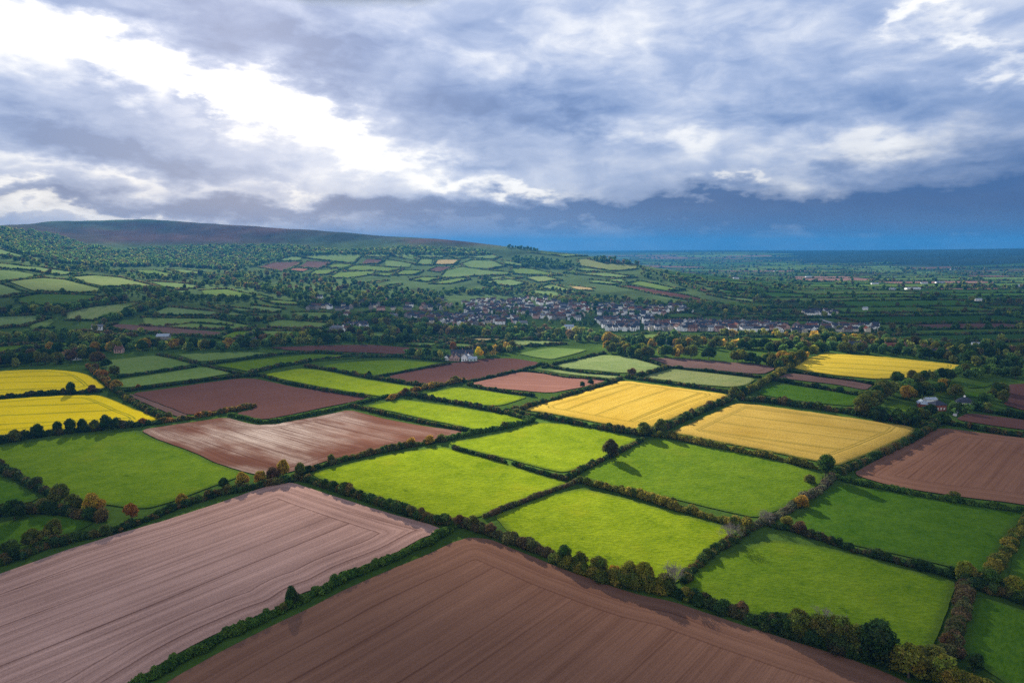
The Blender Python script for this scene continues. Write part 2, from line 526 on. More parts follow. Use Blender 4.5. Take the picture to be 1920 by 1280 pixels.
def crop(name, c, c2, green, head=11.0, width=24.0, tr=0.85):
    m, t, out = new_mat(name)
    u, v0, e, inh, v, uu = rows_coords(t, head)
    pos = t.comb(u, v0, 0.0)
    fine = t.noise(t.comb(t.math('MULTIPLY', uu, 0.03), v, 0.0), 0.9, 4.0, 0.65)
    wide = t.noise(t.comb(t.math('MULTIPLY', uu, 0.02), t.math('MULTIPLY', v, 0.25), 2.0), 1.0, 4.0, 0.6)
    blot = t.noise(pos, 0.02, 5.0, 0.6)
    spk = t.noise(pos, 0.8, 4.0, 0.75)
    f = t.math('MULTIPLY_ADD', t.math('SUBTRACT', fine, 0.5), 0.9, 0.5)
    f = t.math('MULTIPLY_ADD', t.math('SUBTRACT', wide, 0.5), 0.8, f)
    f = t.math('MULTIPLY_ADD', t.math('SUBTRACT', blot, 0.5), 1.2, f)
    f = t.math('MULTIPLY_ADD', t.math('SUBTRACT', spk, 0.5), 0.8, f)
    col = t.mix(t.math('ADD', f, 0.0, clamp=True), (*c, 1), (*c2, 1))
    # wheel tracks of the sprayer, in pairs, broken where the crop has closed over them
    ph = t.math('SUBTRACT', t.math('PINGPONG', t.math('ADD', v0, 500.0), width / 2), 1.0)
    l1 = t.smooth(t.math('ABSOLUTE', ph), 0.30, 0.85, 1.0, 0.0)
    gate = t.smooth(t.noise(t.comb(t.math('MULTIPLY', u, .012), t.math('MULTIPLY', v0, .05), 0.0), 1.0, 3.0), 0.34, 0.50)
    l1 = t.math('MULTIPLY', t.math('MULTIPLY', l1, gate), t.math('GREATER_THAN', e, head))
    l2 = t.math('SUBTRACT', t.math('ABSOLUTE', t.math('SUBTRACT', e, head)), 1.0)
    l2 = t.smooth(t.math('ABSOLUTE', l2), 0.18, 0.6, 1.0, 0.0)
    ln = t.math('MULTIPLY', t.math('MAXIMUM', l1, l2), tr)
    col = t.mix(ln, col, (*green, 1))
    lodge = t.smooth(t.noise(t.comb(t.math('MULTIPLY', u, .4), v0, 0.0), 0.05, 4.0, .6), 0.64, 0.74, 0.0, 0.55)
    col = t.mix(lodge, col, (*green, 1))
    gap = t.smooth(t.noise(t.comb(t.math('MULTIPLY', u, .25), v0, 4.0), 0.35, 3.0, .6), 0.64, 0.72, 0.0, 0.35)
    col = t.mix(gap, col, (*green, 1))
    ed = t.smooth(e, 0.3, 2.2, 0.75, 0.0)
    col = t.mix(ed, col, (0.06, 0.085, 0.014, 1))
    principled(t, out, col, 0.95, 0.0, bump(t, t.math('ADD', fine, spk), 0.7, 0.4))
    return m


M = {}
M['soil_pale'] = soil('pale_soil', (0.150, 0.076, 0.055), (0.560, 0.340, 0.265), 0.9, 0.0, head=16, streak=.85)
M['soil_dark'] = soil('dark_soil', (0.105, 0.047, 0.028), (0.250, 0.128, 0.080), 0.95, 0.0, head=15, streak=.7)
M['soil_red'] = soil('red_soil', (0.072, 0.032, 0.024), (0.132, 0.064, 0.050), 0.95, 0.0, streak=.5, head=9, tram=False)
M['soil_sheen'] = soil('rolled_soil', (0.085, 0.034, 0.020), (0.180, 0.080, 0.050), 0.48, 0.0, head=10, sheen=.02)
M['soil_pink'] = soil('pink_soil', (0.170, 0.070, 0.048), (0.310, 0.155, 0.112), 0.95, 0.0, head=6)
M['soil_grey'] = soil('greyish_soil', (0.078, 0.042, 0.033), (0.160, 0.098, 0.080), 0.95, 0.0, head=8)
M['grass_bright'] = grass('bright_grass', (0.095, 0.150, 0.003), (0.215, 0.270, 0.010))  # lusher grass, its tone also raised to add sunlit brightness
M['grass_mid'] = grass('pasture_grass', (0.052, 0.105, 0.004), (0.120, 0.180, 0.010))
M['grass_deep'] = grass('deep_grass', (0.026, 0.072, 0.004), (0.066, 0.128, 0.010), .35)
M['grass_pale'] = grass('pale_grass', (0.120, 0.175, 0.045), (0.210, 0.250, 0.090), .2, 1.2)
M['grass_soft'] = grass('soft_grass', (0.085, 0.150, 0.030), (0.150, 0.205, 0.055), .45)
M['grass_olive'] = grass('olive_grass', (0.125, 0.155, 0.045), (0.200, 0.215, 0.080), .2, 1.2)
M['grass_hill'] = grass('hill_grass', (0.095, 0.160, 0.045), (0.165, 0.225, 0.080), .35)
M['grass_plain'] = grass('valley_grass', (0.035, 0.085, 0.014), (0.085, 0.140, 0.026), .35)
M['crop_gold'] = crop('golden_crop', (0.38, 0.225, 0.020), (0.54, 0.375, 0.068), (0.20, 0.145, 0.018))
M['crop_ochre'] = crop('ochre_crop', (0.27, 0.165, 0.022), (0.48, 0.325, 0.072), (0.105, 0.095, 0.016), tr=.55)  # base tone lowered to put some cloud shade into the colour
M['crop_yellow'] = crop('yellow_crop', (0.48, 0.34, 0.004), (0.66, 0.50, 0.010), (0.15, 0.17, 0.010))
M['crop_deep'] = crop('deep_yellow_crop', (0.44, 0.30, 0.020), (0.60, 0.43, 0.045), (0.13, 0.14, 0.012))
M['crop_tan'] = crop('tan_stubble', (0.30, 0.215, 0.090), (0.42, 0.32, 0.150), (0.20, 0.19, 0.07), tr=.3)


def foliage_mat(name, trans=0.40):
    m, t, out = new_mat(name)
    a = t.n('ShaderNodeAttribute', attribute_name='tint').outputs['Color']
    geo = t.n('ShaderNodeNewGeometry')
    nz = t.noise(geo.outputs['Position'], 0.9, 3.0, 0.7)
    v = t.math('MULTIPLY_ADD', nz, 2.0, 0.80)
    col = t.vec('SCALE', a, None)
    t.link(v, col.node.inputs['Scale'])
    d = t.n('ShaderNodeBsdfDiffuse'); t.link(col, d.inputs[0])
    tr = t.n('ShaderNodeBsdfTranslucent'); t.link(col, tr.inputs[0])
    mx = t.n('ShaderNodeMixShader'); mx.inputs[0].default_value = trans
    t.link(d.outputs[0], mx.inputs[1]); t.link(tr.outputs[0], mx.inputs[2]); t.link(mx.outputs[0], out.inputs[0])
    return m


M['leaf'] = foliage_mat('foliage')


def plain_mat(name, c, c2=None, scale=0.6, rough=0.85, spec=0.2):
    m, t, out = new_mat(name)
    geo = t.n('ShaderNodeNewGeometry')
    nz = t.noise(geo.outputs['Position'], scale, 4.0, 0.65)
    c2 = c2 or tuple(x * 0.72 for x in c)
    principled(t, out, t.mix(t.smooth(nz, .3, .7), (*c, 1), (*c2, 1)), rough, spec)
    return m


M['bark'] = plain_mat('bark', (0.10, 0.075, 0.055), scale=3)
M['twig'] = plain_mat('bare_twigs', (0.30, 0.255, 0.20), (0.20, 0.17, 0.14), scale=3)


def tint_mat(name, rough=.95, bumpd=0.6, fine=0.35, spec=.0):
    """ground whose colour is given per vertex, broken up by noise"""
    m, t, out = new_mat(name)
    a = t.n('ShaderNodeAttribute', attribute_name='tint').outputs['Color']
    geo = t.n('ShaderNodeNewGeometry')
    n1 = t.noise(geo.outputs['Position'], 0.02, 6.0, 0.7)
    n2 = t.noise(geo.outputs['Position'], fine, 5.0, 0.75)
    v = t.math('MULTIPLY_ADD', n1, 1.0, t.math('MULTIPLY_ADD', n2, 1.2, -0.1))
    col = t.vec('SCALE', a, None); t.link(v, col.node.inputs['Scale'])
    principled(t, out, col, rough, spec, bump(t, n2, .8, bumpd))
    return m


M['ground'] = tint_mat('rough_ground')
M['plainland'] = tint_mat('plain_fields', fine=0.2)

# ------------------------------------------------------------------ ground sheet
nA, nR = HT.shape
V = np.stack([gx, gy, HT], -1).reshape(-1, 3)
idx = np.arange(nA * nR).reshape(nA, nR)
F = np.stack([idx[:-1, :-1], idx[1:, :-1], idx[1:, 1:], idx[:-1, 1:]], -1).reshape(-1, 4)
P = V
rr = np.hypot(P[:, 0], P[:, 1])
VERGE = np.array([0.050, 0.088, 0.014])
HEATH = np.array([0.055, 0.060, 0.044]); HGREEN = np.array([0.060, 0.100, 0.056]); RED = np.array([0.092, 0.052, 0.040])
WOODF = np.array([0.016, 0.024, 0.014])
aa = np.degrees(np.arctan2(P[:, 0], P[:, 1]))
col = np.tile(VERGE, (len(P), 1))
sm = lambda v, a, b: (lambda q: q * q * (3 - 2 * q))(np.clip((v - a) / (b - a), 0, 1))
hb = np.clip((rr - 900) / 500, 0, 1)[:, None]; col = col * (1 - hb) + np.array([0.070, 0.105, 0.036]) * hb
heath = sm(P[:, 2] + 25 * fbm(P[:, 0] / 300, P[:, 1] / 300, 31), 95, 135) * (rr < 6000) * (aa < 4)
hn = sm(fbm(P[:, 0] / 220, P[:, 1] / 220, 41), -.1, .12)
hc = HEATH * (1 - hn[:, None]) + HGREEN * hn[:, None]
topg = sm(P[:, 2], 190, 225)[:, None] * (aa < -14)[:, None]
hc = hc * (1 - .7 * topg) + HGREEN * .7 * topg
for (px, py, sg) in [(330, 446, 260), (250, 452, 200), (400, 440, 220), (840, 452, 140), (900, 458, 120)]:
    q = ground(px, py)[0]
    g = np.exp(-((P[:, 0] - q[0]) ** 2 + (P[:, 1] - q[1]) ** 2) / (2 * sg * sg))[:, None] * (0.6 + 1.2 * sm(fbm(P[:, 0] / 90, P[:, 1] / 90, 51), -.15, .15)[:, None])
    hc = hc * (1 - np.clip(g, 0, 1)) + RED * np.clip(g, 0, 1)
col = col * (1 - heath[:, None]) + hc * heath[:, None]
farw = np.maximum(sm(rr, 5200, 7000), sm(P[:, 2], 3, 14) * sm(aa, 16, 22) * (rr > 3000))[:, None]
col = col * (1 - farw) + WOODF * farw
col *= (1 + 0.9 * fbm(P[:, 0] / 60, P[:, 1] / 60, 61) + .8 * fbm(P[:, 0] / 200, P[:, 1] / 130, 63))[:, None]
me = make_mesh('ground', V, F, [M['ground']], colors=col, smooth=True)
g_o = tag(link('ground', me), 'rough green ground of verges, valley floor and heather moorland hill under everything', 'ground', kind='structure')

# ------------------------------------------------------------------ fields
KINDS = {
 'soil_pale': ('ploughed_field', 'ploughed field'), 'soil_dark': ('ploughed_field', 'ploughed field'), 'soil_red': ('ploughed_field', 'ploughed field'),
 'soil_sheen': ('ploughed_field', 'ploughed field'), 'soil_pink': ('ploughed_field', 'ploughed field'), 'soil_grey': ('ploughed_field', 'ploughed field'),
 'crop_gold': ('crop_field', 'crop field'), 'crop_ochre': ('crop_field', 'crop field'), 'crop_yellow': ('crop_field', 'crop field'),
 'crop_deep': ('crop_field', 'crop field'), 'crop_tan': ('stubble_field', 'stubble field')}
FIELD_PX = []   # photo polygons of every field


def chaikin(p, r=0.14, most=4.0):
    p = np.asarray(p, float); n = np.roll(p, -1, 0)
    L = np.hypot(*(n - p).T)[:, None]; k = np.minimum(r, most / np.maximum(L, 1e-6))
    q = np.stack([p + (n - p) * k, n - (n - p) * k], 1).reshape(-1, 2)
    n = np.roll(q, -1, 0)
    L = np.hypot(*(n - q).T)[:, None]; k = np.minimum(.25, .8 / np.maximum(L, 1e-6))
    return np.stack([q + (n - q) * k, n - (n - q) * k], 1).reshape(-1, 2)


def densify(p, step):
    out = []
    for i in range(len(p)):
        a, b = p[i], p[(i + 1) % len(p)]
        k = max(1, int(math.ceil(np.hypot(*(b - a)) / step)))
        for j in range(k): out.append(a + (b - a) * j / k)
    return np.array(out)


def add_field(mat, label, dirpx, poly, group=None, lift=None, corner=0.14):
    FIELD_PX.append(np.asarray(poly, float))
    G = ground(*np.asarray(poly, float).T)
    W = chaikin(G[:, :2], corner)
    c = W.mean(0); r = np.hypot(*c)
    step = min(max(r * 0.011, 2.5), 28.0)
    B = densify(W, step)
    jit = min(0.5 + r * 0.0008, 2.0)
    B = B + np.stack([fbm(B[:, 0] / 14, B[:, 1] / 14, 71), fbm(B[:, 0] / 14, B[:, 1] / 14, 81)], -1) * jit * 2
    lo, hi = B.min(0), B.max(0)
    xs, ys = np.arange(lo[0], hi[0], step), np.arange(lo[1], hi[1], step)
    X, Y = np.meshgrid(xs, ys); X, Y = X.ravel(), Y.ravel()
    ok = inside(B, X, Y)
    I = np.stack([X[ok], Y[ok]], -1)
    if len(I): I = I[seg_dist(I, B) > step * .45]
    # two rings just inside the edge so that headland rows stay crisp
    pts = np.concatenate([B, I]) if len(I) else B
    cdt = geometry.delaunay_2d_cdt([Vector(p) for p in (pts - c)], [(i, (i + 1) % len(B)) for i in range(len(B))], [], 1, 1e-4)
    vv = np.array([tuple(p) for p in cdt[0]]) + c
    ff = np.array([f for f in cdt[2] if len(f) == 3])
    cen = vv[ff].mean(1)
    ff = ff[inside(B, cen[:, 0], cen[:, 1])]
    a_, b_, c_ = vv[ff[:, 0]], vv[ff[:, 1]], vv[ff[:, 2]]
    fl = ((b_ - a_)[:, 0] * (c_ - a_)[:, 1] - (b_ - a_)[:, 1] * (c_ - a_)[:, 0]) < 0
    ff[fl] = ff[fl][:, ::-1]
    if dirpx is None:
        e = np.roll(W, -1, 0) - W; e = e[np.argmax(np.hypot(*e.T))]
    else:
        q = ground(*np.asarray(dirpx, float).T)[:, :2]; e = q[1] - q[0]
    e = e / np.hypot(*e)
    if mat.startswith('crop') and mat != 'crop_tan': z_extra = True
    else: z_extra = False
    uv = np.stack([(vv - c) @ e + 200, (vv - c) @ np.array([-e[1], e[0]]) + 400], -1) + RNG.random(2) * 60
    ed = seg_dist(vv, B)
    z = hgt(vv[:, 0], vv[:, 1]) + (lift if lift else 0.10 + 0.0007 * r)
    if z_extra: z = z + .75 * np.clip(ed / 1.5, 0, 1)      # the standing crop
    me = make_mesh('field', np.column_stack([vv, z]), ff, [M[mat]], uv=uv, attrs={'edge': ed}, smooth=True)
    nm, cat = KINDS.get(mat, ('pasture_field', 'pasture'))
    return tag(link(nm, me), label, cat, group, 'structure')

NEAR = [
 ('soil_pale', 'broad pinkish ploughed field with fine furrows, left of the clipped diagonal hedge', ((0,1076),(362,962)),
  [(-420,1225),(0,1076),(125,1032),(212,1003),(300,980),(362,959),(430,936),(480,919),(512,908),(547,904),(605,923),(660,942),(725,962),(797,981),(826,992),(818,1000),(792,1008),(742,1037),(655,1071),(605,1100),(565,1112),(525,1140),(480,1156),(420,1182),(350,1216),(246,1281),(60,1400),(-500,1640)]),
 ('soil_dark', 'dark brown ploughed field with a straight headland strip, bottom centre of the view', ((585,1280),(960,1067)),
  [(-60,1520),(310,1281),(400,1230),(480,1188),(600,1131),(700,1081),(800,1041),(845,1018),(880,1008),(920,1011),(960,1029),(1022,1053),(1105,1086),(1185,1112),(1255,1127),(1322,1149),(1440,1187),(1502,1207),(1570,1228),(1652,1257),(1720,1290),(1900,1370),(1700,1640)]),
 ('grass_mid', 'large green pasture beside the rolled shiny ploughed field, with small dark tufts', ((0,837),(257,808)),
  [(-60,842),(0,838),(100,823),(187,813),(257,809),(300,827),(360,849),(425,878),(470,889),(450,894),(408,909),(330,939),(270,956),(157,942),(85,926),(75,919),(37,893),(0,873),(-60,850)]),
 ('grass_deep', 'dark green pasture corner at the left edge under the bushy hedge', None, [(-60,880),(0,893),(37,910),(75,932),(60,942),(0,948),(-60,955)]),
 ('grass_deep', 'small dark green paddock hemmed in by bushes above the pinkish ploughed field', None, [(-40,985),(0,980),(87,966),(137,969),(178,980),(150,995),(87,1012),(0,1030),(-40,1040)]),
 ('soil_sheen', 'reddish ploughed field with a wet whitish sheen across its rolled rows', ((275,810),(475,882)),
  [(262,807),(345,794),(422,783),(480,798),(517,796),(605,780),(655,769),(730,788),(805,801),(877,811),(830,824),(730,841),(655,855),(627,860),(585,874),(530,889),(490,891),(470,887),(425,876),(360,847),(300,825)]),
 ('soil_red', 'purplish brown ploughed field with a hedge stub poking into its lower edge', ((300,768),(600,731)),
  [(247,738),(330,727),(387,718),(450,710),(480,711),(555,727),(690,747),(655,755),(600,766),(505,786),(482,787),(440,776),(478,767),(474,760),(420,768),(355,779)]),
 ('soil_grey', 'pale bare track strip along the left end of the purplish ploughed field', ((240,741),(347,783)), [(235,741),(246,739),(354,780),(342,786)]),
 ('crop_yellow', 'bright yellow flowering field, the upper one of two at the left edge', ((0,715),(150,712)), [(-80,702),(0,697),(50,694),(112,695),(150,699),(170,706),(200,727),(185,731),(140,736),(100,736),(0,745),(-80,752)]),
 ('crop_yellow', 'bright yellow flowering field, the lower one of two at the left edge', ((0,775),(220,765)), [(-80,756),(0,750),(100,743),(187,741),(217,752),(252,767),(300,787),(275,793),(235,800),(120,806),(0,818),(-80,826)]),
 ('grass_soft', 'pale green pasture just above the purplish ploughed field', None, [(222,713),(300,701),(382,688),(410,693),(438,700),(370,711),(250,726),(226,728)]),
 ('grass_soft', 'pasture speckled with dark rushes below the left tree belt', None, [(190,677),(287,667),(325,673),(362,684),(300,695),(230,703),(205,700),(192,690)]),
 ('grass_soft', 'thin green pasture strip right of the speckled one, below the tree belt', None, [(330,665),(400,662),(480,660),(512,665),(475,668),(390,678),(367,678)]),
 ('grass_mid', 'curved green pasture between two dark hedges above the long bright pasture', None, [(402,686),(480,675),(580,665),(640,666),(690,670),(655,673),(585,678),(562,683),(480,695),(462,697),(440,692)]),
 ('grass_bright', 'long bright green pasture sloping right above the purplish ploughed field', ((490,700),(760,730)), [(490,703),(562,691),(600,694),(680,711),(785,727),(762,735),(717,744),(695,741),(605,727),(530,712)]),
 ('grass_mid', 'green pasture left of the maroon ploughed field by the farmhouse', None, [(600,687),(640,680),(742,675),(827,681),(780,691),(705,705),(680,702),(640,695)]),
 ('soil_red', 'maroon ploughed field directly below the slate-roofed farmhouse', ((727,707),(905,672)), [(727,707),(780,694),(842,682),(905,673),(960,672),(1010,680),(1008,686),(960,696),(875,717),(805,721),(755,716)]),
 ('soil_red', 'long thin maroon ploughed field below the left village tree belt', None, [(502,652),(605,648),(695,647),(815,656),(750,665),(695,662),(605,659),(542,657)]),
 ('soil_pink', 'pink lit ploughed field with faint curved rows, left of the golden crop', ((960,715),(1120,722)), [(880,720),(960,701),(982,698),(1060,706),(1143,713),(1100,725),(1032,737),(960,731),(917,727)]),
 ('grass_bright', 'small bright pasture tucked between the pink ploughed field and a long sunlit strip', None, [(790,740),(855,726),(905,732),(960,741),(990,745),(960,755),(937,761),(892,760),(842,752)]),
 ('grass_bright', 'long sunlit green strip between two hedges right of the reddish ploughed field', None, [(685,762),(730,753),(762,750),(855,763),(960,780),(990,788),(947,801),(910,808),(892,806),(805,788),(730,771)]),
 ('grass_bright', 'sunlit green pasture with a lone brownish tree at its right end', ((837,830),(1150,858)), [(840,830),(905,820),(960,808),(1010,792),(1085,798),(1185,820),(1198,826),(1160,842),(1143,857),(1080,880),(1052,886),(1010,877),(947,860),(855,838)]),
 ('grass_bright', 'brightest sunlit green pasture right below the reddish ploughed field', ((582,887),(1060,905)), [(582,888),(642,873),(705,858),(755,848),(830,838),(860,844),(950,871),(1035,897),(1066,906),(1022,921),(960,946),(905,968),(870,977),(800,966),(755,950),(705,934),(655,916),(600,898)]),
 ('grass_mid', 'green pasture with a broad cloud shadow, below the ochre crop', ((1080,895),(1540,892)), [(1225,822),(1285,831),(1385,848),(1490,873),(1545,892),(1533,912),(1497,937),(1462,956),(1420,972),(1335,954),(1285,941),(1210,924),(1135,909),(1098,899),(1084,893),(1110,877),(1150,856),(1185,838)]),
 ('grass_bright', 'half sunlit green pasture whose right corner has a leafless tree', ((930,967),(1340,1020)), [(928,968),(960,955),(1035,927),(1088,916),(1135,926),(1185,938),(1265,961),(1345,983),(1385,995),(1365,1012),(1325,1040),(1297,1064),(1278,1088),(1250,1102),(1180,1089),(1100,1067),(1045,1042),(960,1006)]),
 ('grass_mid', 'green pasture above the tall olive bushes by the dark conifer', ((1290,1090),(1760,1180)), [(1284,1091),(1298,1072),(1360,1042),(1440,1011),(1540,1025),(1640,1051),(1740,1078),(1790,1090),(1786,1115),(1768,1167),(1752,1202),(1745,1232),(1660,1232),(1580,1213),(1500,1186),(1440,1164),(1385,1146),(1310,1121),(1284,1104)]),
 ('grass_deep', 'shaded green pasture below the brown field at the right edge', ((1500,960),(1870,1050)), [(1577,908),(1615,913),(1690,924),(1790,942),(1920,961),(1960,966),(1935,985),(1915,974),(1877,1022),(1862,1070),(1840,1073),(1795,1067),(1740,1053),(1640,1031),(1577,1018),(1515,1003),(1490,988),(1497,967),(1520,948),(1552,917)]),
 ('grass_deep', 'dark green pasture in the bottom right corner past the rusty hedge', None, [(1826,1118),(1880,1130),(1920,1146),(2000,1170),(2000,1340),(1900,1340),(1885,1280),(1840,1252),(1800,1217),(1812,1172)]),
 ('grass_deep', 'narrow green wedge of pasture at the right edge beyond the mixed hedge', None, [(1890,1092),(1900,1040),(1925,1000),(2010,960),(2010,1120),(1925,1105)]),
 ('crop_gold', 'golden sunlit crop field with parallel wheel tracks', ((1110,789),(1267,730)), [(978,769),(1055,747),(1167,714),(1260,726),(1365,740),(1361,746),(1255,789),(1207,808),(1135,796),(1035,777)]),
 ('crop_ochre', 'ochre crop field with looping wheel tracks, right of the golden one', ((1440,800),(1640,825)), [(1256,812),(1380,756),(1440,762),(1540,776),(1640,791),(1719,802),(1703,820),(1615,857),(1570,875),(1525,864),(1440,847),(1385,837),(1285,817)]),
 ('crop_deep', 'deep yellow crop field among trees near the right edge', ((1520,690),(1700,700)), [(1487,691),(1515,673),(1545,663),(1665,671),(1815,687),(1800,697),(1767,704),(1712,709),(1645,712),(1570,705),(1515,697)]),
 ('soil_grey', 'narrow greyish ploughed strip below the deep yellow crop', ((1500,715),(1525,703)), [(1457,709),(1477,700),(1540,707),(1638,721),(1622,732),(1580,723),(1515,715)]),
 ('grass_deep', 'dark green pasture strip left of the right-hand farm trees', None, [(1415,738),(1440,724),(1477,722),(1540,731),(1618,742),(1600,762),(1540,757),(1480,750)]),
 ('grass_olive', 'olive green field behind the golden crop', None, [(1203,707),(1260,692),(1335,700),(1418,710),(1402,722),(1372,727),(1285,719)]),
 ('grass_pale', 'pale domed green field above the golden crop', ((1060,690),(1230,680)), [(1042,685),(1135,666),(1172,669),(1243,689),(1205,700),(1160,700),(1060,691)]),
 ('grass_pale', 'thin pale green strip between the domed field and the pink ploughed field', None, [(995,691),(1060,695),(1165,706),(1150,711),(1060,702)]),
 ('soil_grey', 'long brown ploughed field below the olive tree belt', None, [(1214,671),(1300,674),(1440,685),(1455,692),(1430,702),(1335,694),(1255,687)]),
 ('grass_soft', 'flat pale green field right of the slate-roofed farmhouse', None, [(970,663),(1030,652),(1103,656),(1072,666),(1035,675),(1000,670)]),
 ('soil_dark', 'brown ploughed field with long straight rows at the right edge', ((1752,897),(1830,827)), [(1597,890),(1690,838),(1760,802),(1920,822),(2010,834),(2010,962),(1920,946),(1790,931),(1665,910)]),
 ('soil_red', 'brown ploughed wedge just below the white round-roofed house', None, [(1789,787),(1815,775),(1920,788),(1980,796),(1980,815),(1920,806),(1865,799)]),
 ('soil_red', 'brown ploughed field behind the yellow tree at the right edge', None, [(1887,722),(1920,720),(1990,722),(1990,778),(1920,770),(1883,760)]),
 ('grass_mid', 'little green lawn in front of the red brick house', None, [(1660,762),(1690,756),(1722,769),(1705,776),(1668,772)]),
 ('grass_deep', 'small green paddock behind the white round-roofed house', None, [(1805,735),(1855,738),(1850,746),(1800,745)]),
 ('grass_deep', 'narrow green clearing among the trees beyond the round-roofed house', None, [(1815,722),(1865,718),(1850,727),(1815,728)]),
]
MID = [  # nearer the village
 ('soil_red', 'small maroon field above the yellow farmhouse tree', [(907,652),(928,648),(972,652),(935,659),(915,659)]),
 ('grass_soft', 'small green field behind the farmhouse with one dark tree', [(827,651),(855,644),(902,648),(872,654)]),
 ('crop_tan', 'little golden stubble field in front of the village trees', [(866,640),(890,635),(940,635),(924,641)]),
 ('soil_pink', 'tiny pink ploughed field left of the golden stubble', [(796,637),(855,635),(832,640)]),
 ('grass_soft', 'thin green strip left of the farmhouse below the village trees', [(764,642),(822,644),(805,650),(765,648)]),
 ('grass_pale', 'long pale green field right of the golden stubble', [(937,646),(960,638),(1047,641),(1055,645),(997,649)]),
 ('grass_soft', 'bright green field directly in front of the village street', [(1160,635),(1210,627),(1268,627),(1247,637),(1187,641)]),
 ('grass_pale', 'lit green field behind the small white house in the trees', [(1277,641),(1310,636),(1378,641),(1335,645)]),
 ('grass_mid', 'green field strip in front of the long village row', [(1285,634),(1330,630),(1420,632),(1560,640),(1540,645),(1400,640)]),
 ('grass_soft', 'small green field right of the grey manor house', [(695,627),(705,622),(732,624),(717,632),(700,633)]),
 ('grass_mid', 'green meadow behind the manor house, below the upper houses', [(678,590),(700,586),(750,590),(742,595),(700,595)]),
 ('grass_soft', 'green meadow in front of the pink terraced row', [(550,586),(622,587),(625,596),(585,600),(556,594)]),
 ('grass_plain', 'green field east of the village with a dark hedge behind', [(1250,590),(1282,588),(1320,584),(1326,588),(1305,597),(1262,597)]),
 ('grass_plain', 'narrow dark green field beyond the long village row', [(1336,590),(1400,591),(1440,594),(1436,598),(1372,596)]),
 ('grass_plain', 'wide green field beyond the village row east end', [(1360,599),(1440,601),(1535,604),(1530,610),(1440,608),(1390,606)]),
 ('soil_pink', 'thin pinkish strip field beyond the village row', [(1352,584),(1440,587),(1470,591),(1400,589)]),
 ('soil_red', 'red sloping field on the hill end above the village', [(1161,537),(1180,536),(1285,554),(1350,570),(1320,571),(1285,562),(1210,547)]),
]
LEFT = [  # the side valley on the left
 ('grass_hill', [(0,468),(45,481),(40,484),(-40,476),(-40,462)]), ('grass_hill', [(-40,497),(0,495),(45,500),(75,502),(148,512),(112,516),(65,508),(0,503)]),
 ('grass_hill', [(-40,510),(0,507),(37,510),(77,517),(50,522),(0,527),(-40,530)]), ('grass_pale', [(19,529),(82,522),(120,525),(188,542),(182,549),(72,549),(45,540)]),
 ('grass_hill', [(-40,535),(0,533),(45,549),(8,557),(-40,560)]), ('grass_pale', [(137,520),(175,517),(225,521),(296,539),(250,537),(196,538),(160,530)]),
 ('grass_plain', [(34,560),(75,552),(180,555),(183,561),(120,572),(95,574),(40,568)]), ('grass_pale', [(124,587),(175,576),(258,567),(230,584),(175,601),(127,600)]),
 ('grass_soft', [(54,611),(97,598),(100,604),(92,615),(60,620)]), ('grass_hill', [(-40,598),(0,595),(90,592),(50,611),(0,615),(-40,617)]),
 ('soil_grey', [(197,617),(222,608),(300,613),(423,624),(402,633),(300,626)]), ('grass_soft', [(252,508),(287,507),(345,519),(292,518)]),
 ('grass_hill', [(312,505),(350,507),(408,516),(350,513)]), ('grass_hill', [(277,528),(375,535),(360,541),(315,540)]), ('grass_soft', [(378,545),(425,543),(480,555),(437,559),(385,556)]),
 ('grass_hill', [(280,590),(315,576),(423,587),(398,593)]), ('grass_soft', [(268,596),(400,598),(473,612),(445,619),(270,610)]), ('grass_hill', [(382,571),(478,582),(460,586),(425,582)]),
 ('grass_mid', [(412,633),(440,622),(478,620),(462,629),(437,638)]), ('grass_mid', [(-40,654),(0,651),(100,643),(148,645),(87,651),(25,660),(-40,664)]),
 ('grass_mid', [(160,655),(248,647),(243,652),(165,660)]), ('grass_mid', [(150,622),(248,631),(243,638),(180,640)]), ('grass_hill', [(420,578),(445,588),(475,592),(430,594)]),
 ('grass_soft', [(482,553),(505,559),(480,560),(470,556)]), ('grass_soft', [(494,562),(558,567),(556,572),(522,571)]), ('grass_hill', [(470,573),(530,580),(523,586),(470,585)]),
 ('grass_soft', [(470,592),(513,595),(498,600),(470,601)]), ('grass_soft', [(502,605),(530,600),(618,607),(600,616),(508,614)]), ('grass_soft', [(482,621),(578,622),(530,632),(496,636),(484,627)]),
 ('grass_hill', [(318,612),(360,607),(430,612),(420,618)]), ('grass_hill', [(190,560),(228,558),(222,563),(195,564)]), ('grass_hill', [(320,546),(350,545),(345,550),(322,550)]),
]
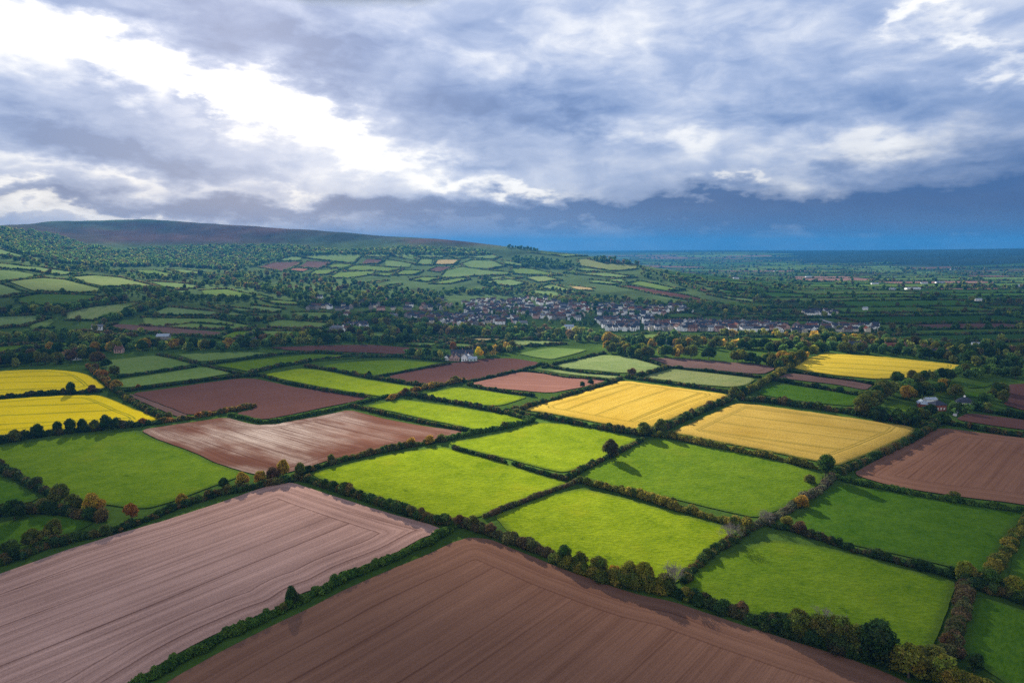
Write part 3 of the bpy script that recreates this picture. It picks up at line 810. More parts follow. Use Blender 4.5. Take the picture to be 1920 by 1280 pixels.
HILL = [
 ('soil_grey', [(487,501),(515,493),(563,492),(530,509)]), ('soil_grey', [(561,501),(576,491),(621,492),(597,503)]), ('soil_pink', [(541,507),(551,504),(579,505),(567,510)]),
 ('grass_hill', [(524,489),(541,481),(566,483),(564,489)]), ('grass_hill', [(571,483),(620,475),(679,478),(662,493),(630,490)]), ('grass_hill', [(688,482),(715,467),(731,473),(724,482)]),
 ('grass_hill', [(733,477),(755,467),(776,473),(776,489),(761,485)]), ('grass_hill', [(786,473),(805,471),(834,480),(829,483),(788,482)]), ('soil_grey', [(677,495),(688,487),(719,488),(705,495)]),
 ('grass_hill', [(723,487),(771,495),(769,502),(721,499)]), ('grass_hill', [(781,496),(790,486),(811,487),(809,497)]), ('crop_tan', [(816,496),(821,487),(859,488),(849,496)]),
 ('soil_grey', [(806,507),(820,501),(846,501),(825,510)]), ('grass_hill', [(866,495),(886,488),(925,490),(944,499),(917,504),(880,502)]), ('grass_soft', [(616,501),(628,495),(661,496),(644,503)]),
 ('grass_soft', [(577,517),(593,507),(634,506),(612,514)]), ('grass_soft', [(612,522),(636,511),(704,508),(699,514),(656,521)]), ('grass_soft', [(647,507),(666,498),(705,500),(753,504),(730,509)]),
 ('grass_soft', [(694,515),(744,511),(730,518)]), ('grass_soft', [(737,516),(758,507),(790,508),(775,515)]), ('grass_hill', [(824,522),(837,508),(866,501),(913,508),(955,511),(953,515),(892,517)]),
 ('grass_soft', [(772,525),(793,520),(831,521),(800,528)]), ('grass_hill', [(846,481),(878,482),(862,485)]), ('grass_hill', [(884,483),(917,477),(936,482),(925,486)]),
 ('crop_tan', [(667,532),(730,526),(705,531)]), ('grass_soft', [(687,542),(717,538),(750,533),(730,540),(705,545)]), ('grass_soft', [(808,532),(835,526),(868,521),(878,524),(840,532)]),
 ('grass_soft', [(960,503),(997,505),(1050,516),(1010,515),(965,513)]), ('grass_pale', [(987,520),(1022,518),(1050,526),(1010,529)]), ('grass_pale', [(1013,540),(1033,533),(1063,542),(1100,554),(1045,544)]),
 ('grass_hill', [(977,545),(1027,546),(1048,550),(1043,558),(1010,551)]), ('grass_olive', [(1084,487),(1100,486),(1135,495),(1195,498),(1193,504),(1150,508),(1090,499)]), ('grass_hill', [(992,473),(1035,476),(1098,480),(1060,481)]),
 ('grass_hill', [(1082,514),(1135,512),(1190,520),(1160,521)]), ('grass_soft', [(1179,532),(1197,527),(1235,535),(1280,544),(1255,546)]), ('grass_hill', [(1218,506),(1293,522),(1255,519)]),
 ('grass_hill', [(1090,503),(1140,509),(1128,511),(1085,507)]), ('crop_tan', [(1065,535),(1110,541),(1112,545),(1078,543)]), ('grass_hill', [(1105,525),(1160,531),(1150,534),(1110,530)]),
 ('grass_hill', [(900,530),(945,522),(985,531),(960,537)]), ('grass_hill', [(900,522),(940,519),(975,521),(940,525)]), ('grass_hill', [(1290,533),(1345,543),(1390,552),(1340,548)]),
 ('grass_hill', [(1265,526),(1330,538),(1310,538)]), ('grass_hill', [(1330,553),(1400,560),(1460,566),(1400,566)]), ('soil_red', [(1290,536),(1330,545),(1318,547)]), ('grass_hill', [(1390,569),(1450,572),(1430,577)]),
 ('grass_hill', [(940,488),(985,497),(975,500),(950,496)]), ('grass_hill', [(1140,524),(1165,524),(1175,530),(1150,529)]), ('grass_hill', [(1075,505),(1060,512),(1080,512)]),
]
for k_, lab, dr, poly in NEAR: add_field(k_, lab, dr, poly)
for k_, lab, poly in MID: add_field(k_, lab, None, poly)
SOILNAME = {'soil_grey': 'brown ploughed patch', 'soil_pink': 'pinkish ploughed patch', 'soil_red': 'red ploughed patch', 'crop_tan': 'tan stubble patch'}
for lst, where, grp in ((LEFT, 'in the side valley on the left', 'small hedged fields of the side valley'), (HILL, 'on the hill flank above the village', 'small hedged fields on the hill flank')):
    for k_, poly in lst:
        what = SOILNAME.get(k_, {'grass_pale': 'pale green pasture', 'grass_soft': 'soft green pasture', 'grass_olive': 'olive green pasture', 'grass_plain': 'dark green pasture', 'grass_mid': 'fresh green pasture'}.get(k_, 'muted green pasture'))
        add_field(k_, 'small hedged ' + what + ' ' + where, None, poly, grp + ', ' + what)

# ------------------------------------------------------------------ strips of farmland on the far plain
PLAIN = [(1445,640),(1345,600),(1290,580),(1305,562),(1360,572),(1420,566),(1400,548),(1330,520),(1250,505),(1200,497),(1130,484),(1300,474),(1600,474),(2060,474),(2060,700),(1930,690),(1800,672),(1600,655)]
GREENS = [(0.040,0.092,0.016),(0.062,0.115,0.024),(0.085,0.140,0.034),(0.032,0.070,0.016),(0.050,0.082,0.022),(0.070,0.120,0.020)]
BROWNS = [(0.130,0.072,0.056),(0.170,0.095,0.075),(0.105,0.070,0.040)]
pv, pf, pc, HEDGES_FAR, FAR_TREES = [], [], [], [], []
rot = R(7.0); cr_, sr_ = math.cos(rot), math.sin(rot)
yy = 700.0
FIELD_STACK = [p for p in FIELD_PX]
while yy < 8200:
    depth = RNG.uniform(45, 120) * (0.75 + yy / 3200)
    xx = -700.0 - RNG.uniform(0, 200)
    while xx < yy * 0.95 + 300:
        wd = RNG.uniform(90, 330) * (0.8 + yy / 4000)
        cx, cy = xx + wd / 2, yy + depth / 2
        X, Y = cx * cr_ - cy * sr_, cx * sr_ + cy * cr_
        px, py = project((X, Y, float(hgt(X, Y))))
        px, py = float(px[0]), float(py[0])
        hit = ground(px, py)[0] if -50 < px < 2100 else None
        ok = hit is not None and inside(PLAIN, np.array([px]), np.array([py]))[0] and math.hypot(hit[0] - X, hit[1] - Y) < 0.06 * yy + 30
        if ok and float(hgt(X, Y)) > (10 if RNG.random() < .95 else 24) and px > 1460: ok = False
        if ok and not any(inside(f, np.array([px]), np.array([py]))[0] for f in FIELD_STACK):
            sk = RNG.uniform(-.15, .15) * wd
            q = np.array([[xx + 3, yy + 3], [xx + wd - 3, yy + 3], [xx + wd - 3 + sk * .3, yy + depth - 3], [xx + 3 + sk * .3, yy + depth - 3]])
            n = 5
            u = np.linspace(0, 1, n)
            grid = np.array([(q[0] * (1 - a) + q[1] * a) * (1 - b) + (q[3] * (1 - a) + q[2] * a) * b for b in u for a in u])
            gX, gY = grid[:, 0] * cr_ - grid[:, 1] * sr_, grid[:, 0] * sr_ + grid[:, 1] * cr_
            b0 = len(pv) * n * n
            pv.append(np.column_stack([gX, gY, hgt(gX, gY) + 0.3 + 0.0008 * yy]))
            ii = np.arange(n * n).reshape(n, n) + b0
            pf.append(np.stack([ii[:-1, :-1], ii[:-1, 1:], ii[1:, 1:], ii[1:, :-1]], -1).reshape(-1, 4))
            wood = RNG.random() < 0.10
            c = np.array(BROWNS[RNG.integers(3)] if RNG.random() < .15 else GREENS[RNG.integers(len(GREENS))]) * RNG.uniform(.8, 1.2)
            if wood: c = np.array((0.03, 0.045, 0.018))
            pc.append(np.tile(c, (n * n, 1)))
            HEDGES_FAR.append(np.array([[gX[0], gY[0]], [gX[n - 1], gY[n - 1]]])); HEDGES_FAR.append(np.array([[gX[0], gY[0]], [gX[n * (n - 1)], gY[n * (n - 1)]]]))
            k = int(min(wd / 9, 50)) if wood else int(RNG.integers(1, 5) + wd / 45)
            for _ in range(k):
                if wood: a, b = RNG.random(), RNG.random()
                else: a, b = (RNG.random(), 0.0) if RNG.random() < .7 else (0.0, RNG.random())
                p = (q[0] * (1 - a) + q[1] * a) * (1 - b) + (q[3] * (1 - a) + q[2] * a) * b + RNG.normal(0, 2, 2)
                FAR_TREES.append((p[0] * cr_ - p[1] * sr_, p[0] * sr_ + p[1] * cr_, RNG.uniform(5, 10.5) * (1 + min(yy, 5000) / 9000)))
        xx += wd
    yy += depth
# the same patchwork carries on to either side of the valley
rot = R(33.0); c3, s3 = math.cos(rot), math.sin(rot)
v0 = -2600.0
while v0 < 3200:
    dep = RNG.uniform(90, 170); u0 = -3400.0
    while u0 < 3400:
        wd = RNG.uniform(110, 230)
        uc, vc = u0 + wd / 2, v0 + dep / 2
        X, Y = uc * c3 - vc * s3, uc * s3 + vc * c3
        r = math.hypot(X, Y); a = abs(math.degrees(math.atan2(X, Y)))
        half = math.degrees(math.atan2(math.hypot(wd, dep) / 2, max(r, 1)))
        if r < 2700 and a < 75 and a - half * .75 > 39.5 and Y > -100:
            n = 5; u = np.linspace(0, 1, n); b0 = len(pv) * n * n
            A, B = np.meshgrid(u0 + 4 + (wd - 8) * u, v0 + 4 + (dep - 8) * u)
            A, B = A.ravel(), B.ravel()
            gX, gY = A * c3 - B * s3, A * s3 + B * c3
            pv.append(np.column_stack([gX, gY, hgt(gX, gY) + 0.3 + 0.0008 * r]))
            ii = np.arange(n * n).reshape(n, n) + b0
            pf.append(np.stack([ii[:-1, :-1], ii[:-1, 1:], ii[1:, 1:], ii[1:, :-1]], -1).reshape(-1, 4))
            pc.append(np.tile(np.array(BROWNS[RNG.integers(3)] if RNG.random() < .2 else GREENS[RNG.integers(len(GREENS))]) * RNG.uniform(.9, 1.3), (n * n, 1)))
            HEDGES_FAR.append(np.array([[gX[0], gY[0]], [gX[n - 1], gY[n - 1]]])); HEDGES_FAR.append(np.array([[gX[0], gY[0]], [gX[n * (n - 1)], gY[n * (n - 1)]]]))
            for _ in range(int(RNG.integers(1, 5))):
                t_ = RNG.random(); q_ = (gX[0] + (gX[n - 1] - gX[0]) * t_, gY[0] + (gY[n - 1] - gY[0]) * t_)
                FAR_TREES.append((q_[0], q_[1], RNG.uniform(5, 10)))
        u0 += wd
    v0 += dep
me = make_mesh('farmland', np.concatenate(pv), np.concatenate(pf), [M['plainland']], colors=np.concatenate(pc), smooth=True)
tag(link('farmland', me), 'patchwork of thin green and brown field strips on the far plain', 'farmland', kind='structure')

# ------------------------------------------------------------------ foliage
def ico(sub=0):
    t = (1 + 5 ** .5) / 2
    v = [(-1, t, 0), (1, t, 0), (-1, -t, 0), (1, -t, 0), (0, -1, t), (0, 1, t), (0, -1, -t), (0, 1, -t), (t, 0, -1), (t, 0, 1), (-t, 0, -1), (-t, 0, 1)]
    f = [(0, 11, 5), (0, 5, 1), (0, 1, 7), (0, 7, 10), (0, 10, 11), (1, 5, 9), (5, 11, 4), (11, 10, 2), (10, 7, 6), (7, 1, 8), (3, 9, 4), (3, 4, 2), (3, 2, 6), (3, 6, 8), (3, 8, 9), (4, 9, 5), (2, 4, 11), (6, 2, 10), (8, 6, 7), (9, 8, 1)]
    v = np.array(v, float); v /= np.linalg.norm(v, axis=1, keepdims=True)
    return v, np.array(f)


ICO_V, ICO_F = ico()


def foliage_arrays(C, Rd, T, card, cover=1.2, core=0.8, rng=RNG, low=-0.75):
    """leaf sprays over ellipsoid clumps: C (n,3) centres, Rd (n,3) radii, T (n,3) colours -> V, quads, tris, colours"""
    C = np.asarray(C, float); Rd = np.asarray(Rd, float); T = np.asarray(T, float)
    rm = Rd.mean(1)
    cnt = np.clip((4 * math.pi * rm ** 2 * cover / (card * card * .75)), 6, 700).astype(int)
    rep = np.repeat(np.arange(len(C)), cnt); N = len(rep)
    d = rng.normal(size=(N, 3)); d /= np.linalg.norm(d, axis=1, keepdims=True)
    lowm = d[:, 2] < low; d[lowm, 2] *= -1
    rad = rng.uniform(.74, 1.08, N) ** 1.0
    p = C[rep] + d * Rd[rep] * rad[:, None]
    nrm = d / Rd[rep]; nrm /= np.linalg.norm(nrm, axis=1, keepdims=True)
    nrm = nrm + rng.normal(size=(N, 3)) * .55; nrm /= np.linalg.norm(nrm, axis=1, keepdims=True)
    a = np.cross(nrm, rng.normal(size=(N, 3))); a /= np.linalg.norm(a, axis=1, keepdims=True)
    b = np.cross(nrm, a)
    s = card * rng.uniform(.45, .95, N)[:, None]
    asp = rng.uniform(.45, .9, N)[:, None]
    V = np.stack([p - a * s, p - b * s * asp, p + a * s, p + b * s * asp], 1).reshape(-1, 3)
    Q = np.arange(4 * N).reshape(N, 4)
    tc_ = T[rep] * rng.uniform(.72, 1.3, N)[:, None]
    tc_ = np.clip(tc_ * (1 + rng.normal(size=(N, 3)) * .06), .004, 1)
    cc = np.repeat(tc_, 4, 0)
    CV = (C[:, None] + ICO_V[None] * Rd[:, None] * core).reshape(-1, 3)
    CF = (ICO_F[None] + 12 * np.arange(len(C))[:, None, None]).reshape(-1, 3) + len(V)
    return np.concatenate([V, CV]), Q, CF, np.concatenate([cc, np.repeat(T * .8, 12, 0)])


def foliage_mesh(name, *a, extra=None, **k):
    V, Q, Tt, cc = foliage_arrays(*a, **k)
    return make_mesh(name, V, [Q, Tt], [M['leaf']], colors=cc)


PAL = {
 'trim': [(0.030, 0.060, 0.010), (0.038, 0.072, 0.012), (0.048, 0.080, 0.014)],
 'dark': [(0.018, 0.036, 0.011), (0.024, 0.046, 0.012), (0.034, 0.050, 0.015), (0.048, 0.044, 0.018)],
 'mixed': [(0.028, 0.052, 0.013), (0.042, 0.064, 0.015), (0.060, 0.060, 0.018), (0.075, 0.055, 0.018), (0.022, 0.040, 0.012)],
 'olive': [(0.075, 0.080, 0.014), (0.100, 0.095, 0.015), (0.052, 0.068, 0.014), (0.13, 0.11, 0.018)],
 'rust': [(0.062, 0.048, 0.021), (0.076, 0.052, 0.025), (0.045, 0.052, 0.018), (0.060, 0.060, 0.022)],
 'autumn': [(0.080, 0.060, 0.016), (0.16, 0.080, 0.018), (0.050, 0.055, 0.015), (0.11, 0.085, 0.018)],
 'pale': [(0.055, 0.062, 0.030), (0.090, 0.090, 0.045), (0.075, 0.062, 0.038)],
}


def hedge_lobes(pts, h, w, pal, step, uneven=.22, lift=1.0):
    pts = np.asarray(pts, float)
    seg = np.hypot(*np.diff(pts, axis=0).T); L = seg.sum()
    n = max(2, int(L / step))
    s = np.linspace(0, L, n); cum = np.concatenate([[0], np.cumsum(seg)])
    x, y = np.interp(s, cum, pts[:, 0]), np.interp(s, cum, pts[:, 1])
    t = np.gradient(np.stack([x, y], -1), axis=0); t /= np.maximum(np.hypot(*t.T)[:, None], 1e-6)
    nn = np.stack([-t[:, 1], t[:, 0]], -1)
    off = RNG.normal(0, w * .10, n)
    x += nn[:, 0] * off; y += nn[:, 1] * off
    low = fbm(s / (6 * step) + RNG.random() * 50, s * 0 + RNG.random() * 50, 5, 3) * 2
    hh = h * np.clip(1 + low * uneven * 2.4 + RNG.normal(0, uneven * .30, n), .40, 2.0)
    rz = hh * .56
    rx = np.maximum(w * .5 * np.clip(1 + low * .3 + RNG.normal(0, .12, n), .6, 1.5), step * .55)
    z = hgt(x, y) + rz * .72
    pal = np.array(PAL[pal]) * lift
    pick = np.clip(((fbm(s / (5 * step) + RNG.random() * 90, s * 0 + 3, 9, 3) * 2.4 + .5) * len(pal)).astype(int) + RNG.integers(-1, 2, n), 0, len(pal) - 1)
    C, Rd, T = np.stack([x, y, z], -1), np.stack([rx, rx, rz], -1), pal[pick] * RNG.uniform(.85, 1.2, (n, 1))
    if uneven >= .3 and n > 4:      # untrimmed: extra boughs of different size along the sides and the top
        k = RNG.integers(0, n, n); s2 = rx[k] * RNG.uniform(.45, .95, n); tt = RNG.uniform(-1, 1, n)
        C2 = np.stack([x[k] + nn[k, 0] * tt * rx[k] * .8 + RNG.normal(0, .3, n), y[k] + nn[k, 1] * tt * rx[k] * .8 + RNG.normal(0, .3, n), z[k] + rz[k] * (1 - tt * tt) * RNG.uniform(.2, .85, n)], -1)
        C = np.concatenate([C * [1, 1, 1], C2]); Rd = np.concatenate([Rd * [1, 1, .86], np.stack([s2, s2, s2 * .9], -1)])
        T = np.concatenate([T, pal[np.clip(pick[k] + RNG.integers(-1, 2, n), 0, len(pal) - 1)] * RNG.uniform(.8, 1.35, (n, 1))])
    return C, Rd, T


def world_line(px):
    G = ground(*np.asarray(px, float).T)[:, :2]
    return G


def add_hedge(label, style, h, w, pxpts=None, pts=None, group=None, uneven=.22):
    pts = world_line(pxpts) if pts is None else pts
    r = np.hypot(*pts.mean(0)); r0 = np.hypot(*pts.T).min()
    h *= .9; step = max(w * .30, r * .0016)
    C, Rd, T = hedge_lobes(pts, h, w, style, step, uneven, 1.0 if r < 650 else 1.5)
    card = float(np.clip(r0 * .0017, .42, 3.0))
    o = link('hedge', foliage_mesh('hedge', C, Rd, T, card, cover=1.15 if r < 500 else 1.0))
    return tag(o, label, 'hedge', group)


HEDGES = [
 ('clipped green hedge between the pinkish and the dark brown ploughed fields', 'trim', 2.5, 3.0, [(235,1299),(300,1263),(350,1234),(425,1194),(480,1170),(545,1137),(600,1111),(655,1083),(700,1065),(735,1051),(770,1033),(800,1021),(835,1000),(852,990)], .3),
 ('bushy dark hedge along the upper right side of the pinkish ploughed field', 'mixed', 3.6, 3.6, [(562,898),(600,910),(655,927),(705,945),(755,961),(800,978),(860,988)], .4),
 ('rusty and green hedge at the tip of the dark brown field', 'rust', 3.8, 3.8, [(868,985),(910,999),(955,1016),(1000,1033),(1040,1046)], .4),
 ('tall olive hedge bushes below the half sunlit pasture with the leafless tree', 'olive', 4.6, 5.0, [(1045,1052),(1100,1077),(1180,1100),(1250,1113)], .35),
 ('low dark hedge at the foot of the pasture left of the olive bushes', 'dark', 2.8, 4.0, [(1255,1113),(1310,1132),(1385,1157),(1440,1174)], .4),
 ('thick dark hedge under the tall olive trees beside the conifer', 'dark', 3.6, 4.5, [(1440,1174),(1500,1197),(1580,1224),(1660,1244)], .35),
 ('yellowish thicket of a hedge in the bottom right corner', 'olive', 4.0, 5.0, [(1680,1250),(1740,1268),(1800,1290),(1850,1310)], .4),
 ('bushy hedge along the upper left side of the pinkish ploughed field', 'mixed', 3.0, 3.6, [(0,1059),(87,1028),(150,1012),(212,999),(287,971),(337,951),(410,928),(480,915),(555,901)], .4),
 ('short dark hedge between the left pasture and the corner paddock', 'dark', 3.4, 4.0, [(-20,872),(0,880),(37,898),(75,918),(100,932)], .35),
 ('overgrown hedge around the small dark paddock of the left edge', 'mixed', 3.5, 5.0, [(-20,968),(0,966),(60,959),(130,963),(188,978)], .4),
 ('dark hedge of bushes below the lower yellow field', 'dark', 4.0, 4.0, [(-20,836),(0,831),(60,821),(125,812),(190,806),(250,800),(300,794)], .45),
 ('orange tipped hedge above the shiny reddish ploughed field', 'autumn', 2.8, 3.2, [(300,793),(347,787),(420,774),(478,763)], .35),
 ('dark hedge dividing the two yellow fields', 'dark', 2.8, 3.2, [(-20,750),(0,747),(50,742),(100,739),(140,738),(190,734)], .35),
 ('autumn coloured hedge curving along the upper yellow field', 'autumn', 4.0, 4.5, [(168,690),(195,714),(217,733)], .4),
 ('dark hedge between the lower yellow field and the bare track strip', 'mixed', 3.0, 3.6, [(217,733),(240,749),(265,764),(300,783),(312,789)], .35),
 ('dark hedge topping the purplish ploughed field on its left half', 'dark', 2.4, 3.0, [(225,736),(260,730),(330,721),(390,713),(450,706),(487,705)], .25),
 ('trimmed hedge between the purplish field and the long bright pasture', 'mixed', 2.4, 2.8, [(489,705),(542,720),(605,733),(697,747)], .18),
 ('curved green hedge between the purplish and the shiny reddish fields', 'trim', 2.4, 2.8, [(430,779),(460,785),(490,793),(520,791),(560,783),(605,774),(655,762),(700,750),(762,738)], .2),
 ('straight trimmed hedge between the reddish field and the long sunlit strip', 'mixed', 2.4, 2.8, [(660,762),(730,779),(805,795),(888,811)], .18),
 ('bushy hedge below the shiny reddish field, left half', 'mixed', 2.9, 3.2, [(560,890),(590,880),(630,868),(700,851),(760,839),(832,827)], .35),
 ('bushy hedge above the sunlit pasture with the lone brownish tree', 'trim', 2.9, 3.2, [(834,826),(880,815),(950,803),(1000,789)], .3),
 ('gold flecked hedge from the long bright pasture up to the pink ploughed field', 'autumn', 3.0, 3.4, [(725,750),(765,737),(800,728),(855,718),(872,714)], .35),
 ('dark bushy hedge above the long sunlit green strip', 'mixed', 3.0, 3.0, [(768,741),(842,754),(905,766),(950,776),(990,788)], .3),
 ('hedge with a pointed bush between the long bright pasture and the one above', 'mixed', 2.7, 3.0, [(572,687),(640,698),(690,708),(755,718),(805,725)], .3),
 ('dark hedge left of the upper curved pasture', 'dark', 2.8, 3.2, [(470,700),(520,688),(560,682),(590,676),(660,670),(745,669),(830,677)], .3),
 ('thin hedge along the left edge of the maroon field by the farmhouse', 'dark', 2.2, 2.6, [(705,708),(770,696),(842,683)], .25),
 ('hedge between the maroon field and the pink ploughed field', 'dark', 2.4, 2.8, [(872,717),(920,708),(960,699),(987,694),(1016,683)], .25),
 ('low hedge along the bottom of the pink ploughed field', 'mixed', 2.4, 2.8, [(876,721),(917,731),(960,737),(1000,743)], .3),
 ('long hedge along the upper left side of the golden crop', 'mixed', 3.0, 3.2, [(940,775),(985,766),(1030,753),(1085,737),(1150,716),(1165,710)], .35),
 ('thin hedge between the pink field and the pale strip', 'mixed', 1.9, 2.2, [(987,695),(1060,708),(1150,714)], .3),
 ('thin dark hedge below the domed pale field', 'dark', 2.2, 2.6, [(1017,683),(1035,689),(1060,695),(1105,701),(1160,704)], .3),
 ('hedge on the upper left of the domed pale field', 'dark', 2.6, 3.0, [(1018,690),(1045,683),(1080,676),(1135,663)], .3),
 ('hedge on the right of the domed pale field', 'mixed', 3.0, 3.2, [(1175,667),(1215,678),(1252,690),(1210,704),(1190,707)], .3),
 ('hedge between the golden crop and the olive field', 'mixed', 2.4, 2.8, [(1172,708),(1260,720),(1340,732),(1375,739)], .3),
 ('dark hedge between the olive field and the long brown field', 'dark', 2.4, 2.8, [(1256,689),(1330,697),(1425,708)], .25),
 ('bushy hedge along the lower left edge of the golden crop', 'mixed', 3.4, 3.4, [(965,774),(1010,782),(1040,787),(1100,800),(1150,808),(1208,817)], .3),
 ('tall bushy hedge between the golden and the ochre crops', 'mixed', 4.0, 4.2, [(1212,816),(1250,803),(1300,780),(1340,762),(1372,749)], .3),
 ('bushy hedge along the lower edge of the ochre crop', 'olive', 3.0, 3.2, [(1225,818),(1255,820),(1310,832),(1385,848),(1440,858),(1490,870),(1535,880)], .35),
 ('thick hedge between the ochre crop and the brown ploughed field', 'mixed', 3.8, 4.0, [(1560,894),(1580,886),(1610,873),(1660,851),(1710,827),(1745,806),(1755,796)], .25),
 ('row of dark bushes above the ochre crop', 'mixed', 4.5, 4.5, [(1385,750),(1440,754),(1500,763),(1560,771),(1620,779),(1680,791),(1735,803)], .4),
 ('low rough hedge with the lone brownish tree in it', 'mixed', 2.0, 2.4, [(1205,827),(1180,839),(1150,855),(1110,872),(1085,886),(1068,898)], .4),
 ('clipped dark hedge between the two brightest pastures, upper piece', 'dark', 2.2, 2.6, [(850,842),(900,855),(948,868)], .15),
 ('clipped dark hedge between the two brightest pastures, lower piece', 'dark', 2.2, 2.6, [(962,871),(1000,884),(1045,896),(1072,902)], .2),
 ('low clipped hedge between the brightest pasture and the half sunlit one', 'rust', 2.0, 2.4, [(910,970),(960,950),(1020,927),(1065,911),(1083,904)], .15),
 ('olive and yellow hedge below the pasture with the broad cloud shadow', 'olive', 3.2, 3.6, [(1088,903),(1140,917),(1190,930),(1230,942),(1290,960),(1350,978),(1403,992)], .4),
 ('rough mixed hedge between the half sunlit pasture and the one with olive bushes', 'mixed', 2.6, 3.0, [(1283,1094),(1300,1068),(1330,1043),(1370,1018),(1402,998)], .35),
 ('grey brown hedge climbing towards the broad dark pine', 'pale', 2.8, 3.2, [(1408,992),(1460,970),(1500,944),(1545,914),(1562,896)], .35),
 ('dark lumpy hedge between the right-hand shaded pastures', 'dark', 2.8, 3.2, [(1445,987),(1490,996),(1540,1013),(1600,1032),(1640,1044),(1740,1069),(1793,1083)], .35),
 ('rusty lumpy hedge between the last two pastures of the bottom right corner', 'rust', 3.2, 3.8, [(1808,1092),(1808,1130),(1797,1165),(1787,1200),(1780,1235)], .35),
 ('mixed hedge at the right edge beside the shaded pasture', 'olive', 3.0, 3.6, [(1815,1090),(1852,1083),(1882,1050),(1902,1010),(1930,975)], .35),
 ('tall dark bushes of a hedge over the bottom right pasture', 'mixed', 4.8, 5.0, [(1808,1096),(1850,1108),(1920,1128),(1990,1150)], .3),
 ('long dark hedge along the bottom of the right-hand brown field', 'trim', 2.8, 3.0, [(1570,898),(1615,909),(1690,924),(1790,942),(1920,962),(1980,970)], .3),
 ('clipped hedge below the deep yellow crop', 'dark', 2.5, 2.8, [(1475,696),(1540,707),(1600,715),(1650,724)], .2),
 ('bushy hedge below the narrow greyish strip', 'dark', 3.2, 3.4, [(1450,713),(1500,722),(1570,735),(1622,744)], .45),
 ('tall olive hedge climbing from the crops to the deep yellow field', 'olive', 4.6, 4.6, [(1382,746),(1420,727),(1450,708),(1480,691),(1508,673)], .3),
 ('bushy hedge between the brown wedge and the right-hand brown field', 'mixed', 4.0, 4.0, [(1762,792),(1790,797),(1865,812),(1930,820),(1980,826)], .35),
 ('dark hedge below the brown field behind the yellow tree', 'dark', 4.0, 4.0, [(1825,768),(1880,778),(1930,787),(1980,790)], .35),
 ('hedge between the pale pasture and the rushy one on the left', 'dark', 2.6, 3.0, [(222,708),(300,697),(368,688)], .25),
 ('hedge at the right end of the pale left pasture', 'dark', 2.4, 2.8, [(385,687),(430,698),(475,706)], .25),
 ('hedge at the right end of the rushy pasture', 'dark', 2.8, 3.0, [(295,665),(345,677),(388,686)], .3),
 ('hedge under the thin left pasture strip', 'dark', 2.6, 3.0, [(390,683),(470,672),(540,663),(600,661),(700,669),(755,669)], .3),
 ('hedge with orange leaves stub poking into the purplish field', 'autumn', 2.4, 2.8, [(418,771),(450,766),(476,763)], .3),
]
HEDGE_LINES = []
for lab, st, h, w_, px, un in HEDGES:
    pts = world_line(px); HEDGE_LINES.append(pts)
    add_hedge(lab, st, h, w_, pts=pts, uneven=un)

# hedges round the small fields: one along each shared or outer side
done_mid, done_dir = [], []


def edge_hedges(polys, group, lab, styles, hmin, hmax, limit, minpx=9):
    cands = []
    for poly in polys:
        G = ground(*np.asarray(poly, float).T)[:, :2]; c = G.mean(0)
        for i in range(len(G)):
            a, b = G[i - 1], G[i]
            pl = math.hypot(poly[i][0] - poly[i - 1][0], poly[i][1] - poly[i - 1][1])
            if pl < minpx: continue
            d = b - a; L = np.hypot(*d); d = d / max(L, 1e-6); n = np.array([-d[1], d[0]])
            if (c - a) @ n > 0: n = -n
            off = 2.0 + .0012 * np.hypot(*c)
            a2, b2 = a + n * off - d * off, b + n * off + d * off
            cands.append((pl, a2, b2))
    cands.sort(key=lambda q: -q[0])
    k = 0
    for pl, a, b in cands:
        m = (a + b) / 2; d = (b - a) / max(np.hypot(*(b - a)), 1e-6)
        r = np.hypot(*m); skip = False
        for q, e, L in done_mid:
            v = m - q
            if abs(v @ np.array([-e[1], e[0]])) < 6 + r * .008 and abs(v @ e) < L * .5 and abs(d @ e) > .9: skip = True; break
        if skip: continue
        done_mid.append((m, d, np.hypot(*(b - a))))
        if k >= limit: HEDGES_FAR.append(np.array([a, b])); continue
        n = max(2, int(np.hypot(*(b - a)) / 40))
        pts = a + (b - a) * np.linspace(0, 1, n + 1)[:, None]
        pts[1:-1] += RNG.normal(0, 1.5, (n - 1, 2))
        sty = styles[RNG.integers(len(styles))]
        add_hedge(lab, sty, RNG.uniform(hmin, hmax), 2.8 + r * .0004, pts=pts, group=group, uneven=.4)
        k += 1
    return k


for pts in HEDGE_LINES:
    for a, b in zip(pts[:-1], pts[1:]): done_mid.append(((a + b) / 2, (b - a) / max(np.hypot(*(b - a)), 1e-6), np.hypot(*(b - a))))
n1 = edge_hedges([p for _, _, p in MID], 'dark hedges around the little fields by the village', 'dark hedge beside one of the little fields around the village', ['dark', 'mixed'], 2.6, 3.8, 40, 14)
n2 = edge_hedges([p for _, p in LEFT], 'dark hedges between the side valley fields', 'dark hedge between the small fields of the left side valley', ['dark', 'mixed', 'mixed', 'rust'], 2.6, 4.2, 80, 16)
n3 = edge_hedges([p for _, p in HILL], 'dark hedges between the hill flank fields', 'dark hedge between the small fields on the hill flank', ['dark', 'mixed', 'mixed'], 2.4, 3.8, 110, 9)
print('hedges', len(HEDGES), n1, n2, n3)
C, Rd, T = [], [], []
for q in HEDGES_FAR:
    L = np.hypot(*(q[1] - q[0])); r = np.hypot(*q.mean(0))
    if L < 20: continue
    st = max(3.0, r * .0030)
    n = max(2, int(L / 30)); pts = q[0] + (q[1] - q[0]) * np.linspace(0, 1, n + 1)[:, None]; pts[1:-1] += RNG.normal(0, 2.0, (n - 1, 2))
    a = hedge_lobes(pts, RNG.uniform(2.4, 3.8) + r * .0004, 3.5 + r * .001, 'dark', st, .25, 1.5)
    C.append(a[0]); Rd.append(a[1]); T.append(a[2])
